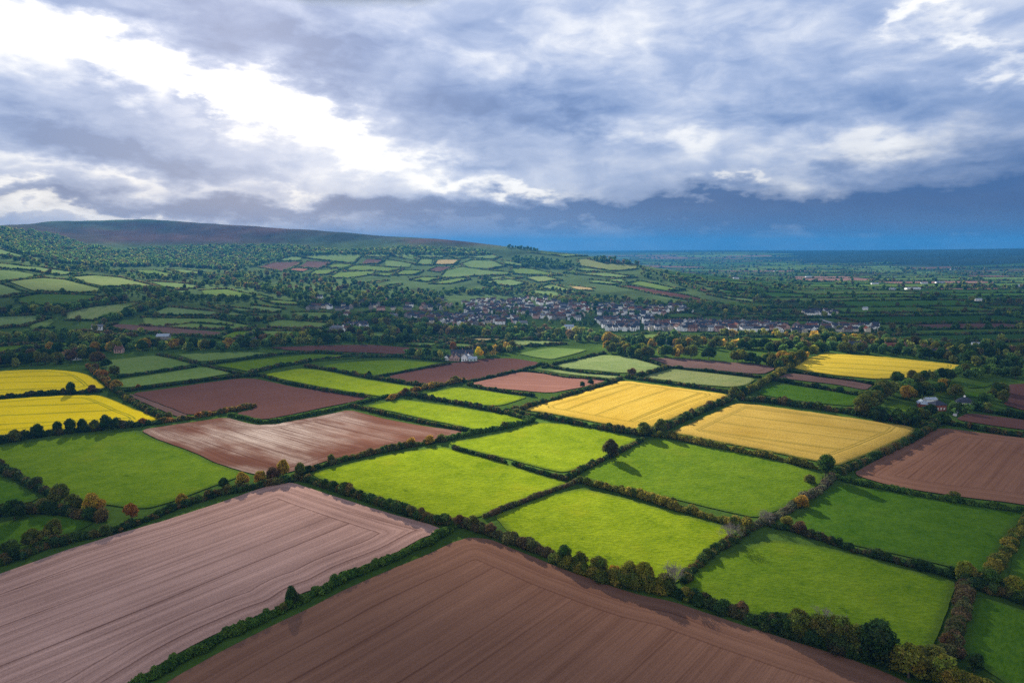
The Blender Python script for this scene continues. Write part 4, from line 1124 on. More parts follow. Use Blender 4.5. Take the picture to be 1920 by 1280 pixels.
C, Rd, T = np.concatenate(C), np.concatenate(Rd), np.concatenate(T)
V, Q, Tt, cc = foliage_arrays(C, Rd, T, 3.2, cover=.55, core=.95)
tag(link('distant_hedges', make_mesh('distant_hedges', V, [Q, Tt], [M['leaf']], colors=cc)), 'network of thin dark hedges across the far plain', 'hedges', kind='stuff')

# ------------------------------------------------------------------ trees
def tube(p0, p1, r0, r1, k=5):
    p0, p1 = np.array(p0, float), np.array(p1, float)
    d = p1 - p0; d /= max(np.linalg.norm(d), 1e-9)
    a = np.cross(d, (0.3, 0.9, 0.1)); a /= np.linalg.norm(a); b = np.cross(d, a)
    t = np.arange(k) * 2 * math.pi / k
    ring = np.cos(t)[:, None] * a + np.sin(t)[:, None] * b
    V = np.concatenate([p0 + ring * r0, p1 + ring * r1])
    i = np.arange(k); j = (i + 1) % k
    return V, np.stack([i, j, j + k, i + k], -1)


def join(parts):
    V, F, o = [], [], 0
    for v, f in parts: V.append(v); F.append(f + o); o += len(v)
    return np.concatenate(V), np.concatenate(F)


def branch(p, d, L, r, depth, out, rng):
    d = d / np.linalg.norm(d)
    q = p + d * L
    out.append(tube(p, q, r, r * .65, 4 if depth else 3))
    if depth == 0: return
    for _ in range(rng.integers(3, 5)):
        nd = d + rng.normal(size=3) * .55 + np.array([0, 0, .12])
        t = rng.uniform(.45, 1)
        branch(p + d * L * t, nd, L * rng.uniform(.55, .8), r * .58, depth - 1, out, rng)


TREE_SHAPES = {  # crown half width, base height, lobes, squash - for a tree 1 high
 'round': (.46, .10, 15), 'spreading': (.62, .14, 17), 'tall': (.36, .12, 14), 'bush': (.60, .0, 12), 'cone': (.36, .04, 18), 'pine': (.50, .16, 16), 'dome': (.40, .0, 22)}


def crown_lobes(shape, rng):
    wd, b, n = TREE_SHAPES[shape]
    C, Rd = [], []
    for i in range(n):
        if shape == 'cone':
            z = b + .10 + (i / (n - 1)) ** .9 * (.84 - b); env = wd * (1.02 - z) ** .62
            a = rng.uniform(0, 6.28); rr_ = env * rng.uniform(.25, .6); s = max(env * .55, .09)
            C.append((rr_ * math.cos(a), rr_ * math.sin(a), z)); Rd.append((s, s, s * .8))
        else:
            a = i * 2.399 + rng.uniform(-.4, .4); u = (i + .5) / n
            z = b + .20 + u * (.62 - b * .5)
            env = wd * math.sqrt(max(0.05, 1 - ((z - .50) / .58) ** 2))
            q = env * rng.uniform(.35, .72) if i < n - 2 else env * .15
            s = rng.uniform(.17, .27) * (1.15 if shape in ('spreading', 'bush') else 1)
            if shape == 'pine': s *= .9
            C.append((q * math.cos(a), q * math.sin(a), z)); Rd.append((s, s, s * (.62 if shape == 'pine' else .85)))
    C.append((0, 0, b + .38)); Rd.append((wd * .55, wd * .55, .30))
    return np.array(C), np.array(Rd)


TINTS = {
 'dark green': (0.024, 0.045, 0.013), 'green': (0.038, 0.066, 0.014), 'olive': (0.070, 0.078, 0.016), 'yellow green': (0.115, 0.112, 0.016),
 'golden': (0.190, 0.125, 0.018), 'brownish': (0.048, 0.044, 0.017), 'orange': (0.170, 0.075, 0.016), 'rusty': (0.078, 0.052, 0.023), 'bright yellow': (0.42, 0.30, 0.012)}
TREE_CACHE = {}


def tree_parts(shape, tint, var):
    k = (shape, tint, var)
    if k not in TREE_CACHE:
        rng = np.random.default_rng(abs(hash(shape)) % 1 + var * 77 + list(TREE_SHAPES).index(shape) * 1000 + 5)
        C, Rd = crown_lobes(shape, rng)
        t = np.array(TINTS[tint]) * rng.uniform(.72, 1.32, (len(C), 1)) * (1 + rng.normal(size=(len(C), 3)) * .10)
        cm = foliage_mesh('crown', C, Rd, np.clip(t, .005, 1), .055, cover=.85, core=.72, rng=rng)
        parts = [tube((0, 0, -.03), (0, 0, .25), .032, .026, 7), tube((0, 0, .25), (.02, .01, .62), .026, .010, 6)]
        for i in range(5):
            a = i * 1.3 + var; parts.append(tube((0, 0, .2 + .05 * i), (.26 * math.cos(a), .26 * math.sin(a), .5 + .06 * i), .014, .005, 5))
        v, f = join(parts)
        TREE_CACHE[k] = (cm, make_mesh('trunk', v, f, [M['bark']], smooth=True))
    return TREE_CACHE[k]


def add_tree(xy, h, shape, tint, label, group=None, wide=1.0):
    cm, tm = tree_parts(shape, tint, int(RNG.integers(3)))
    o = bpy.data.objects.new('tree' if shape != 'bush' else 'shrub', None); COL.objects.link(o)
    if shape in ('dome', 'pine'): o.name = 'conifer'
    o.empty_display_size = .1
    o.location = (xy[0], xy[1], float(hgt(xy[0], xy[1])))
    s = h * wide * RNG.uniform(.92, 1.08)
    o.scale = (s, s, h); o.rotation_euler = (0, 0, RNG.uniform(0, 6.28))
    link('crown', cm, o); link('trunk', tm, o)
    return tag(o, label, 'shrub' if shape == 'bush' else 'tree', group)


def bare_tree(xy, h, label, seed):
    rng = np.random.default_rng(seed)
    out, tw = [], []
    tr = [tube((0, 0, -.03), (0, 0, .22), .022, .018, 7)]
    for i in range(6):
        a = i * 1.05; branch(np.array([0, 0, .18 + .02 * i]), np.array([math.cos(a) * .55, math.sin(a) * .55, 1.0]), .27, .013, 4, tw, rng)
    v, f = join(tr); me_t = make_mesh('trunk', v, f, [M['bark']], smooth=True)
    v, f = join(tw); me_c = make_mesh('branches', v, f, [M['twig']])
    o = bpy.data.objects.new('bare_tree', None); COL.objects.link(o)
    o.location = (xy[0], xy[1], float(hgt(*xy))); o.scale = (h * 1.15, h * 1.15, h)
    link('trunk', me_t, o); link('branches', me_c, o)
    return tag(o, label, 'tree')


NEAR_TREES = [
 (548,1136,6.2,'round','dark green','dark round tree standing in the clipped hedge between the ploughed fields',.75),
 (531,1147,3.0,'bush','olive','small yellowish shrub just left of the dark round tree in the clipped hedge',1),
 (1145,860,10.5,'round','brownish','lone brownish tree in the low hedge at the right end of a sunlit pasture',.85),
 (1547,897,12.0,'pine','green','broad dark pine at the lower right corner of the ochre crop',.8),
 (1641,1240,12.0,'dome','dark green','dense dark conifer in the hedge beside tall olive trees, lower right',.9),
 (1703,1270,9.0,'round','yellow green','round yellow green tree just right of the dense dark conifer',1.05),
 (1770,1292,9.0,'round','yellow green','yellow green tree at the bottom edge right of the conifer',.95),
 (1826,1258,5.2,'round','dark green','small dark round tree alone in the bottom right pasture',.9),
 (1500,1196,7.8,'spreading','olive','leftmost of the tall olive trees beside the dark conifer',.85),
 (1533,1204,8.4,'round','olive','second of the tall olive trees left of the dark conifer',1),
 (1568,1215,8.6,'spreading','olive','third of the tall olive trees left of the dark conifer',.85),
 (1602,1226,8.2,'round','olive','olive tree touching the left side of the dark conifer',1),
 (1470,1186,5.5,'bush','dark green','dark shrub at the left end of the tall olive trees',1),
 (1208,1100,8.2,'spreading','yellow green','big yellow green shrub tree in the tall hedge below the half sunlit pasture',.75),
 (1178,1094,7.4,'round','yellow green','yellow green tree just left of the biggest one in the tall olive hedge',.9),
 (1122,1078,6.6,'round','olive','olive shrub tree in the middle of the tall olive hedge',1),
 (1058,1056,6.8,'round','green','round green tree at the left end of the tall olive hedge',.8),
 (1088,1066,5.8,'bush','olive','olive shrub second from the left end of the tall olive hedge',1),
 (1150,1086,5.0,'bush','golden','golden shrub among the tall olive hedge bushes',.9),
 (1245,1108,6.0,'bush','olive','olive shrub under the leafless tree at the end of the tall hedge',1),
 (1288,1124,4.0,'bush','yellow green','low yellow shrub in the dark hedge right of the tall olive bushes',1),
 (1390,1150,3.8,'bush','rusty','brownish shrub in the low dark hedge, lower right',1),
 (862,986,4.6,'bush','rusty','reddish shrub at the junction by the tip of the dark brown field',1.1),
 (888,990,5.0,'bush','olive','olive shrub beside the reddish one at the hedge junction',1),
 (920,1002,4.6,'bush','rusty','dull red shrub further along the rusty hedge',1),
 (246,972,6.4,'round','orange','bright orange tree in the bushy hedge above the pinkish field',1.05),
 (176,966,9.0,'round','golden','broad golden olive tree left of the bright orange one',1.0),
 (138,958,7.5,'round','olive','olive tree second left of the bright orange one',1.1),
 (112,945,8.6,'spreading','olive','wide olive tree at the corner of the left pasture',.8),
 (28,975,8.0,'spreading','dark green','wide dark tree by the left edge above the small paddock',.9),
 (100,1012,7.4,'spreading','olive','brownish olive tree below the small dark paddock',.8),
 (62,1022,6.0,'bush','olive','yellowish shrub left of the brownish olive tree',1),
 (20,1040,5.5,'bush','green','green shrub at the left edge over the pinkish field',1),
 (340,944,4.6,'round','golden','small golden tree in the hedge below the large left pasture',1),
 (420,918,5.4,'round','dark green','dark green tree in the hedge below the large left pasture',1),
 (455,912,6.6,'round','golden','golden tree right of the dark green one below the left pasture',1),
 (487,906,6.0,'round','golden','second golden tree right of the dark green one below the left pasture',1),
 (531,893,8.2,'round','golden','tall golden tree at the top corner of the pinkish ploughed field',.9),
 (512,899,6.0,'bush','rusty','brownish shrub just left of the tall golden corner tree',1),
 (563,892,6.4,'round','olive','olive tree just right of the tall golden corner tree',1),
 (621,869,5.0,'round','olive','dark olive shrub tree in the hedge below the shiny reddish field',.9),
 (772,835,4.6,'bush','golden','golden shrub in the hedge under the shiny reddish field',1),
 (805,832,5.0,'bush','golden','golden orange shrub above the brightest pasture corner',1),
 (828,828,4.6,'bush','olive','olive shrub beside the golden orange one over the brightest pasture',1),
 (945,803,4.4,'bush','olive','olive shrub near the right end of the long sunlit strip',1),
 (200,806,9.0,'round','dark green','dark round tree in the hedge below the lower yellow field',.85),
 (178,808,7.0,'round','olive','olive tree left of the dark round one below the lower yellow field',.9),
 (155,808,7.6,'round','dark green','second dark tree left along the hedge below the lower yellow field',.8),
 (133,812,8.6,'round','dark green','third dark tree left along the hedge below the lower yellow field',.8),
 (108,812,6.8,'round','dark green','fourth dark tree left along the hedge below the lower yellow field',.9),
 (70,820,7.6,'round','dark green','large dark tree near the left end below the lower yellow field',1),
 (28,828,7.0,'round','olive','olive tree at the left end of the hedge below the yellow fields',1.05),
 (268,797,4.4,'bush','orange','orange shrub at the right end of the hedge below the lower yellow field',1.1),
 (317,786,4.8,'bush','olive','olive shrub at the corner of bare track strip and reddish field',1),
 (372,782,3.2,'bush','orange','orange shrub in the hedge above the shiny reddish field',1.2),
 (450,768,3.0,'bush','orange','orange shrub on the hedge stub in the purplish field',1.2),
 (133,740,9.0,'round','dark green','dark round tree in the hedge between the two yellow fields',.85),
 (172,736,6.0,'round','rusty','rusty tree right of the dark one between the two yellow fields',1.1),
 (181,696,6.6,'round','rusty','red brown tree at the top of the curved autumn hedge',1),
 (196,709,6.6,'round','orange','orange tree halfway down the curved autumn hedge',1),
 (218,731,8.0,'round','golden','gold brown tree at the lower end of the curved autumn hedge',1.05),
 (199,689,8.0,'round','dark green','dark round tree beside the curved autumn hedge',1.1),
 (215,704,8.5,'round','olive','olive tree right of the curved autumn hedge',1.1),
 (238,752,4.6,'bush','yellow green','yellow green shrub in the hedge beside the lower yellow field',1),
 (260,729,3.6,'bush','orange','orange shrub at the left end of the hedge over the purplish field',1.2),
 (692,707,5.4,'round','dark green','dark pointed bush in the hedge above the long bright pasture',.8),
 (735,750,4.2,'bush','golden','golden shrub at the hedge crossing of the long bright pasture',1.1),
 (760,741,5.6,'bush','rusty','brown shrub at the crossing by the small bright pasture',1.1),
 (808,729,4.8,'bush','golden','golden shrub in the hedge left of the small bright pasture',1),
 (853,717,5.4,'bush','olive','olive shrub at the top corner of the small bright pasture',1.2),
 (1207,818,8.4,'round','olive','olive tree at the bottom corner of the golden crop',1.15),
 (1238,814,9.0,'round','olive','taller olive tree right of the golden crop bottom corner',1.0),
 (1376,748,9.5,'round','olive','olive tree at the right tip of the golden crop',.95),
 (1392,744,8.4,'round','dark green','dark tree at the right tip of the golden crop',1.0),
 (1092,726,4.6,'round','dark green','dark bush on the hedge upper left of the golden crop',1),
 (1108,722,4.8,'round','dark green','second dark bush on the hedge upper left of the golden crop',1),
 (1185,703,5.8,'bush','rusty','brown shrub at the top corner of the golden crop',1.2),
 (1503,951,5.4,'bush','golden','golden pale shrub in the grey brown hedge below the pine',1.1),
 (1790,938,4.2,'bush','olive','pale olive shrub in the hedge below the right-hand brown field',1),
 (1518,905,4.0,'bush','olive','pale shrub left of the broad dark pine',1.2),
 (1810,1090,6.4,'spreading','yellow green','pale yellow green tree at the meeting of the right-hand hedges',.9),
 (1900,1118,6.6,'round','yellow green','yellow green tree over the bottom right pasture at the right edge',1),
 (1858,1104,6.2,'round','green','green tree between the two yellow green ones at the right edge',1),
 (1868,1062,4.6,'bush','olive','olive shrub in the right edge hedge above the pale tree',1.2),
 (1475,988,4.6,'bush','yellow green','yellow green shrub at the left end of the dark lumpy hedge',1),
 (1500,998,4.6,'bush','rusty','rusty shrub near the left end of the dark lumpy hedge',1.1),
 (1780,1216,4.2,'bush','rusty','brownish shrub at the low end of the rusty hedge',1.1),
 (1748,1250,6.0,'bush','olive','olive shrub between the two yellow green trees of the bottom edge',1.1),
 (898,671,10.5,'round','bright yellow','bright yellow tree right of the slate-roofed farmhouse',.8),
 (850,657,9.0,'round','orange','orange tree behind the left end of the slate-roofed farmhouse',1),
]
for (px, py, h, sh, ti, lab, wd) in NEAR_TREES:
    q = ground(px, py)[0]; add_tree(q[:2], h, sh, ti, lab, wide=wd)
for i, (px, py, h, lab) in enumerate([(1368, 1016, 9.5, 'leafless brown tree at the right corner of the half sunlit pasture'), (1262, 1106, 11.0, 'leafless grey tree at the right end of the tall olive hedge'),
                                      (1552, 1200, 11.5, 'pale leafless tree rising behind the tall olive trees'), (1436, 984, 8.0, 'pale leafless tree at the crossing of the right-hand hedges')]):
    bare_tree(ground(px, py)[0][:2], h, lab, 11 + i)

# ---- belts and groves: (line in photo px, number, sideways px, (low, high) metres, tints, place)
D_, G_, O_, Y_, A_ = 'dark green', 'green', 'olive', 'yellow green', 'golden'
MIXA = [D_, D_, G_, G_, G_, O_, O_, O_, 'brownish', 'rusty', Y_]
DARKS = [D_, D_, G_, G_, O_, 'brownish']
OLIVES = [O_, O_, G_, Y_, A_, D_]
BELTS = [
 ([(1645,740),(1690,722),(1760,712),(1830,706),(1920,704),(1980,704)], 34, 8, (7,10.5), [D_,G_,G_,O_], 'below the deep yellow crop'),
 ([(1607,786),(1635,766),(1660,745)], 9, 6, (10,14), [O_,O_,D_,G_], 'at the right end of the dark green strip'),
 ([(1640,790),(1700,797),(1740,788),(1775,800)], 20, 6, (6,10), [D_,D_,G_,O_], 'in front of the red brick house'),
 ([(1695,752),(1720,745),(1790,738),(1790,748)], 12, 5, (8,12), [D_,G_,O_,A_], 'behind the red brick house'),
 ([(1780,765),(1785,775),(1830,770),(1850,768)], 8, 4, (4,7), [D_,G_,O_], 'around the white round-roofed house'),
 ([(1835,758),(1860,752),(1880,728),(1880,760)], 8, 5, (7,9), [Y_,O_,O_,G_], 'right of the white round-roofed house'),
 ([(1440,694),(1480,682),(1510,668),(1532,658)], 20, 6, (7,11), OLIVES, 'at the left end of the deep yellow crop'),
 ([(1530,658),(1600,660),(1700,666),(1800,680),(1920,692),(1980,698)], 50, 3, (7,11), [D_,D_,D_,G_,O_], 'along the far edge of the deep yellow crop'),
 ([(1440,662),(1500,652),(1600,650),(1700,655),(1800,665),(1920,672),(1980,676)], 70, 7, (8,12), MIXA, 'in the belt beyond the deep yellow crop'),
 ([(1135,660),(1200,668),(1280,674),(1380,680),(1450,686)], 62, 5, (8,12), OLIVES, 'in the belt above the long brown field'),
 ([(1140,645),(1200,648),(1300,652),(1400,652),(1440,655)], 45, 4, (8,12), [O_,O_,A_,G_,D_], 'behind the olive belt below the village'),
 ([(480,650),(560,646),(640,640),(720,643),(800,643)], 46, 3, (7,11), [D_,G_,O_,D_], 'just above the long thin maroon field'),
 ([(485,641),(560,636),(660,631),(760,628),(840,625),(930,629)], 62, 4, (8,12), MIXA, 'in the autumn belt below the village'),
 ([(755,664),(800,668),(842,670)], 14, 3, (5,8), [D_,G_,Y_,O_], 'left of the slate-roofed farmhouse'),
 ([(905,668),(930,662),(962,656)], 10, 3, (7,10), [O_,D_,A_], 'right of the slate-roofed farmhouse'),
 ([(-20,690),(0,688),(60,682),(130,675),(188,678)], 26, 6, (9,13), [D_,D_,G_,'rusty',O_], 'above the upper yellow field'),
 ([(90,664),(200,658),(300,653),(400,656),(480,652)], 52, 4, (8,12), OLIVES, 'in the left belt above the rushy pasture'),
 ([(-20,644),(0,643),(60,639),(130,633),(200,642),(235,642)], 44, 6, (8,12), [D_,G_,O_,O_], 'in the left belt below the side valley'),
]
STUFF_BELTS = [
 ([(180,612),(240,592),(300,570),(330,560)], 42, 4, (8,12), DARKS), ([(-20,592),(0,590),(50,586),(110,586),(150,579),(240,561)], 44, 4, (8,12), DARKS),
 ([(190,549),(250,546),(300,549),(330,556)], 30, 3, (8,12), DARKS), ([(90,512),(180,505),(260,520),(350,525)], 60, 5, (8,12), DARKS),
 ([(270,560),(350,560),(430,565),(480,560)], 42, 4, (7,12), DARKS), ([(330,538),(400,534),(480,530)], 46, 4, (8,12), DARKS),
 ([(0,480),(60,492),(110,502),(160,508)], 50, 6, (8,12), DARKS), ([(300,515),(400,520),(470,535),(520,548)], 50, 5, (8,13), DARKS),
 ([(400,600),(480,602),(560,600),(640,600)], 34, 3, (6,10), DARKS), ([(640,602),(720,606),(800,612)], 44, 5, (7,12), DARKS),
 ([(760,616),(840,619),(900,622),(960,622),(1060,628),(1130,634)], 80, 5, (7,11), MIXA), ([(620,615),(690,624),(740,618),(820,618)], 30, 4, (7,11), DARKS),
 ([(830,548),(900,548),(960,552)], 44, 4, (8,12), DARKS), ([(1040,566),(1080,566),(1130,571)], 50, 5, (9,13), MIXA), ([(1110,562),(1200,568),(1260,574),(1340,576)], 56, 5, (7,12), MIXA),
 ([(1290,592),(1330,586),(1400,582),(1450,588)], 22, 3, (6,10), MIXA), ([(1330,633),(1400,631),(1500,634),(1620,640)], 50, 3, (6,10), OLIVES),
 ([(950,464),(985,467),(1010,471)], 16, 1, (8,12), [D_]), ([(1300,575),(1360,582),(1440,588),(1500,590)], 30, 4, (7,11), DARKS),
 ([(1440,655),(1540,648),(1640,648),(1740,652),(1900,662)], 60, 8, (7,11), MIXA), ([(900,640),(960,634),(1060,636),(1150,642)], 26, 3, (6,9), DARKS),
 ([(560,575),(600,572),(680,572),(760,570),(830,575)], 70, 4, (7,11), DARKS), ([(620,590),(700,596),(760,590),(820,592)], 40, 4, (6,10), DARKS),
]
STUFF_AREAS = [
 ([(480,505),(560,515),(640,525),(730,540),(830,550),(830,572),(700,572),(600,572),(540,562),(500,548),(400,530),(380,512)], 420, (8,13), ['rusty', D_, D_, G_, O_, G_, D_, 'brownish', O_, D_]),
 ([(830,570),(950,562),(1100,572),(1200,575),(1260,600),(1200,615),(1100,612),(960,615),(800,610),(760,590)], 190, (5,9), [D_, D_, G_, O_]),
 ([(1105,486),(1140,482),(1170,490),(1200,497),(1150,498),(1110,494)], 90, (9,13), [D_, D_, D_, 'rusty']),
 ([(960,480),(1000,486),(1060,490),(1085,500),(1050,505),(962,502)], 130, (8,12), [D_, D_, G_]),
 ([(1200,500),(1260,512),(1330,527),(1440,545),(1440,572),(1300,545),(1200,520)], 150, (6,10), DARKS),
 ([(480,500),(700,520),(960,535),(1100,540),(1100,500),(900,480),(700,470),(560,480)], 70, (5,8), DARKS),
 ([(0,500),(480,520),(480,640),(0,640)], 120, (5,9), DARKS),
 ([(900,515),(1000,535),(1100,555),(1000,560),(900,545)], 120, (7,11), DARKS),
]


def belt_points(line, n, side):
    line = np.asarray(line, float); seg = np.hypot(*np.diff(line, axis=0).T); cum = np.concatenate([[0], np.cumsum(seg)])
    s = (np.arange(n) + RNG.uniform(.1, .9, n)) / n * cum[-1]
    return np.stack([np.interp(s, cum, line[:, 0]), np.interp(s, cum, line[:, 1]) + RNG.uniform(-1, 1, n) * side], -1)


ALL_FIELDS = [np.asarray(p) for p in FIELD_PX]


def off_field(p):
    return not any(inside(f, p[:1], p[1:2])[0] for f in ALL_FIELDS)


ORD = ['', 'second ', 'third ', 'fourth ', 'fifth ', 'sixth ', 'seventh ', 'eighth ', 'ninth ', 'tenth ', 'eleventh ', 'twelfth ', 'thirteenth ', 'fourteenth ', 'fifteenth ', 'sixteenth ']
spare = []      # trees that go into the woodland mass: (x, y, h, tint)
mine = []
for line, n, side, (h0, h1), tints, place in BELTS:
    P_ = belt_points(line, n, side)
    for p in P_:
        if not off_field(p): continue
        q = ground(*p)[0]; h = RNG.uniform(h0, h1)
        mine.append((h / np.hypot(q[0], q[1]), p, q, h, tints[RNG.integers(len(tints))], ['round', 'spreading', 'round', 'tall'][RNG.integers(4)], place))
mine.sort(key=lambda t: -t[0])
LIMIT = 300 - len(NEAR_TREES) - 4 + sum(1 for t in NEAR_TREES if t[3] == 'bush')
for t in mine[LIMIT:]: spare.append((t[2][0], t[2][1], t[3], t[4]))
by = {}
for t in mine[:LIMIT]: by.setdefault((t[4], t[5], t[6]), []).append(t)
WORDS = {'round': 'round', 'spreading': 'broad', 'tall': 'narrow'}
for (ti, sh, place), lst in by.items():
    lst.sort(key=lambda t: t[1][0])
    for i, t in enumerate(lst):
        lab = f'{WORDS[sh]} {ti} tree {place}' if len(lst) == 1 else f'{ORD[i]}{WORDS[sh]} {ti} tree from left {place}' if i else f'leftmost {WORDS[sh]} {ti} tree {place}'
        add_tree(t[2][:2], t[3], sh, ti, lab, 'trees ' + place)
for line, n, side, (h0, h1), tints in STUFF_BELTS:
    for p in belt_points(line, n, side):
        if off_field(p):
            q = ground(*p)[0]; spare.append((q[0], q[1], RNG.uniform(h0, h1), tints[RNG.integers(len(tints))]))
HOUSE_FREE = []
for poly, n, (h0, h1), tints in STUFF_AREAS:
    poly = np.asarray(poly, float); lo, hi = poly.min(0), poly.max(0); k = 0
    while k < n:
        p = RNG.uniform(lo, hi)
        if inside(poly, p[:1], p[1:2])[0]:
            k += 1
            if off_field(p): q = ground(*p)[0]; spare.append((q[0], q[1], RNG.uniform(h0, h1), tints[RNG.integers(len(tints))]))
for x, y, h in FAR_TREES: spare.append((x, y, h, DARKS[RNG.integers(len(DARKS))]))


def mass(name, items, label, cat, card, cover, nl=5, lift=1.0):
    C, Rd, T = [], [], []
    for x, y, h, ti in items:
        z = float(hgt(x, y)); w_ = h * RNG.uniform(.38, .55)
        base = np.array(TINTS[ti]) * RNG.uniform(.75, 1.25) * lift
        C.append((x, y, z + h * .45)); Rd.append((w_ * .8, w_ * .8, h * .5)); T.append(base)
        for i in range(nl - 1):
            a = RNG.uniform(0, 6.28); q = w_ * RNG.uniform(.35, .7); s = h * RNG.uniform(.17, .27)
            C.append((x + q * math.cos(a), y + q * math.sin(a), z + h * RNG.uniform(.3, .82))); Rd.append((s, s, s)); T.append(base * RNG.uniform(.75, 1.35))
    V, Q, Tt, cc = foliage_arrays(C, Rd, T, card, cover=cover, core=.88)
    return tag(link(name, make_mesh(name, V, [Q, Tt], [M['leaf']], colors=cc)), label, cat, kind='stuff')


print('trees', len(mine), 'spare', len(spare))
mass('woodland', spare, 'mass of small dark and autumn trees round the village, over the side valley and the far plain', 'woodland', 1.5, .8, 5, 1.75)

# woods on the moor side
poly = np.array([(-60,424),(0,427),(60,434),(110,442),(160,461),(230,471),(330,463),(470,461),(560,463),(640,471),(700,469),(760,463),(900,471),(920,479),(820,479),(690,478),(560,479),(520,488),(480,500),(420,506),(300,499),(200,501),(120,494),(40,477),(0,460),(-60,455)], float)
W0 = []
lo, hi = poly.min(0), poly.max(0)
while len(W0) < 5000:
    p = RNG.uniform(lo, hi, (400, 2)); p = p[inside(poly, p[:, 0], p[:, 1])]
    if len(p):
        G = ground(*p.T)
        for q in G: W0.append((q[0], q[1], RNG.uniform(7, 12), ['dark green', 'dark green', 'green', 'olive', 'green', 'brownish'][RNG.integers(6)]))
mass('hillside_woodland', W0, 'dense bluish autumn woodland covering the slope below the moor', 'woodland', 2.8, .7, 3, 2.0)

# ------------------------------------------------------------------ buildings
WALLS = {'white': (0.88, 0.87, 0.86), 'cream': (0.60, 0.53, 0.42), 'grey stone': (0.25, 0.235, 0.225), 'pink': (0.52, 0.33, 0.29), 'red brick': (0.27, 0.085, 0.060), 'mint': (0.50, 0.62, 0.58)}
ROOFS = {'slate': (0.060, 0.066, 0.088), 'brown': (0.150, 0.082, 0.064), 'grey': (0.19, 0.195, 0.21), 'red': (0.25, 0.085, 0.055), 'pale metal': (0.42, 0.47, 0.52)}
for k_, c in WALLS.items(): M['w_' + k_] = plain_mat(k_ + ' wall', c, tuple(x * .86 for x in c), .35)
for k_, c in ROOFS.items(): M['r_' + k_] = plain_mat(k_ + ' roof', c, tuple(x * .7 for x in c), .8, rough=.85, spec=.03)
M['chim'] = plain_mat('chimney brick', (0.30, 0.17, 0.13), scale=2)
M['glass'] = plain_mat('window glass', (0.03, 0.035, 0.045), rough=.15, spec=.5)
M['pane_white'] = plain_mat('white window', (0.75, 0.75, 0.75), rough=.3)
M['lane'] = plain_mat('lane surface', (0.26, 0.255, 0.26), scale=.2)
M['poly'] = plain_mat('white sheeting', (0.75, 0.78, 0.80), rough=.4, spec=.4)


def box(x0, x1, y0, y1, z0, z1):
    v = np.array([(x, y, z) for z in (z0, z1) for x, y in ((x0, y0), (x1, y0), (x1, y1), (x0, y1))], float)
    return v, np.array([(0, 3, 2, 1), (4, 5, 6, 7), (0, 1, 5, 4), (1, 2, 6, 5), (2, 3, 7, 6), (3, 0, 4, 7)])


def gable_wall(w_, d, e, rg):
    """closed body with gable ends at +-x"""
    x, y = w_ / 2, d / 2
    v = [(-x, -y, -1), (x, -y, -1), (x, y, -1), (-x, y, -1), (-x, -y, e), (x, -y, e), (x, y, e), (-x, y, e), (-x, 0, e + rg), (x, 0, e + rg)]
    q = [(0, 1, 5, 4), (2, 3, 7, 6), (3, 0, 4, 7), (1, 2, 6, 5), (4, 5, 9, 8), (6, 7, 8, 9)]
    t = [(4, 8, 7), (5, 6, 9)]
    return np.array(v, float), [np.array(q), np.array(t)]


def gable_roof(w_, d, e, rg, o=.35, th=.22):
    x, y = w_ / 2 + o, d / 2
    s = rg / y
    yo = y + o; ze = e - o * s
    prof = [(-yo, ze), (0, e + rg), (yo, ze), (yo, ze + th), (0, e + rg + th * 1.25), (-yo, ze + th)]
    v = [(xx, a, b + .03) for xx in (-x, x) for a, b in prof]
    q = [(0, 6, 7, 1), (1, 7, 8, 2), (2, 8, 9, 3), (3, 9, 10, 4), (4, 10, 11, 5), (5, 11, 6, 0)]
    q += [(0, 1, 4, 5), (1, 2, 3, 4), (6, 11, 10, 7), (7, 10, 9, 8)]
    return np.array(v, float), np.array(q)


def hip_roof(w_, d, e, rg, o=.5, inset=.8):
    x, y = w_ / 2 + o, d / 2 + o
    rx = max(x - y * inset, 0.3)
    v = [(-x, -y, e), (x, -y, e), (x, y, e), (-x, y, e), (-x, -y, e + .2), (x, -y, e + .2), (x, y, e + .2), (-x, y, e + .2), (-rx, 0, e + rg), (rx, 0, e + rg)]
    q = [(0, 3, 2, 1), (0, 1, 5, 4), (1, 2, 6, 5), (2, 3, 7, 6), (3, 0, 4, 7), (4, 5, 9, 8), (6, 7, 8, 9)]
    return np.array(v, float), [np.array(q), np.array([(5, 6, 9), (7, 4, 8)])]


BM = {}


def cached(key, fn):
    if key not in BM: BM[key] = fn()
    return BM[key]


WIN = lambda: cached('win', lambda: make_mesh('window', *box(-.5, .5, -.06, .06, 0, 1.25), [M['glass']]))


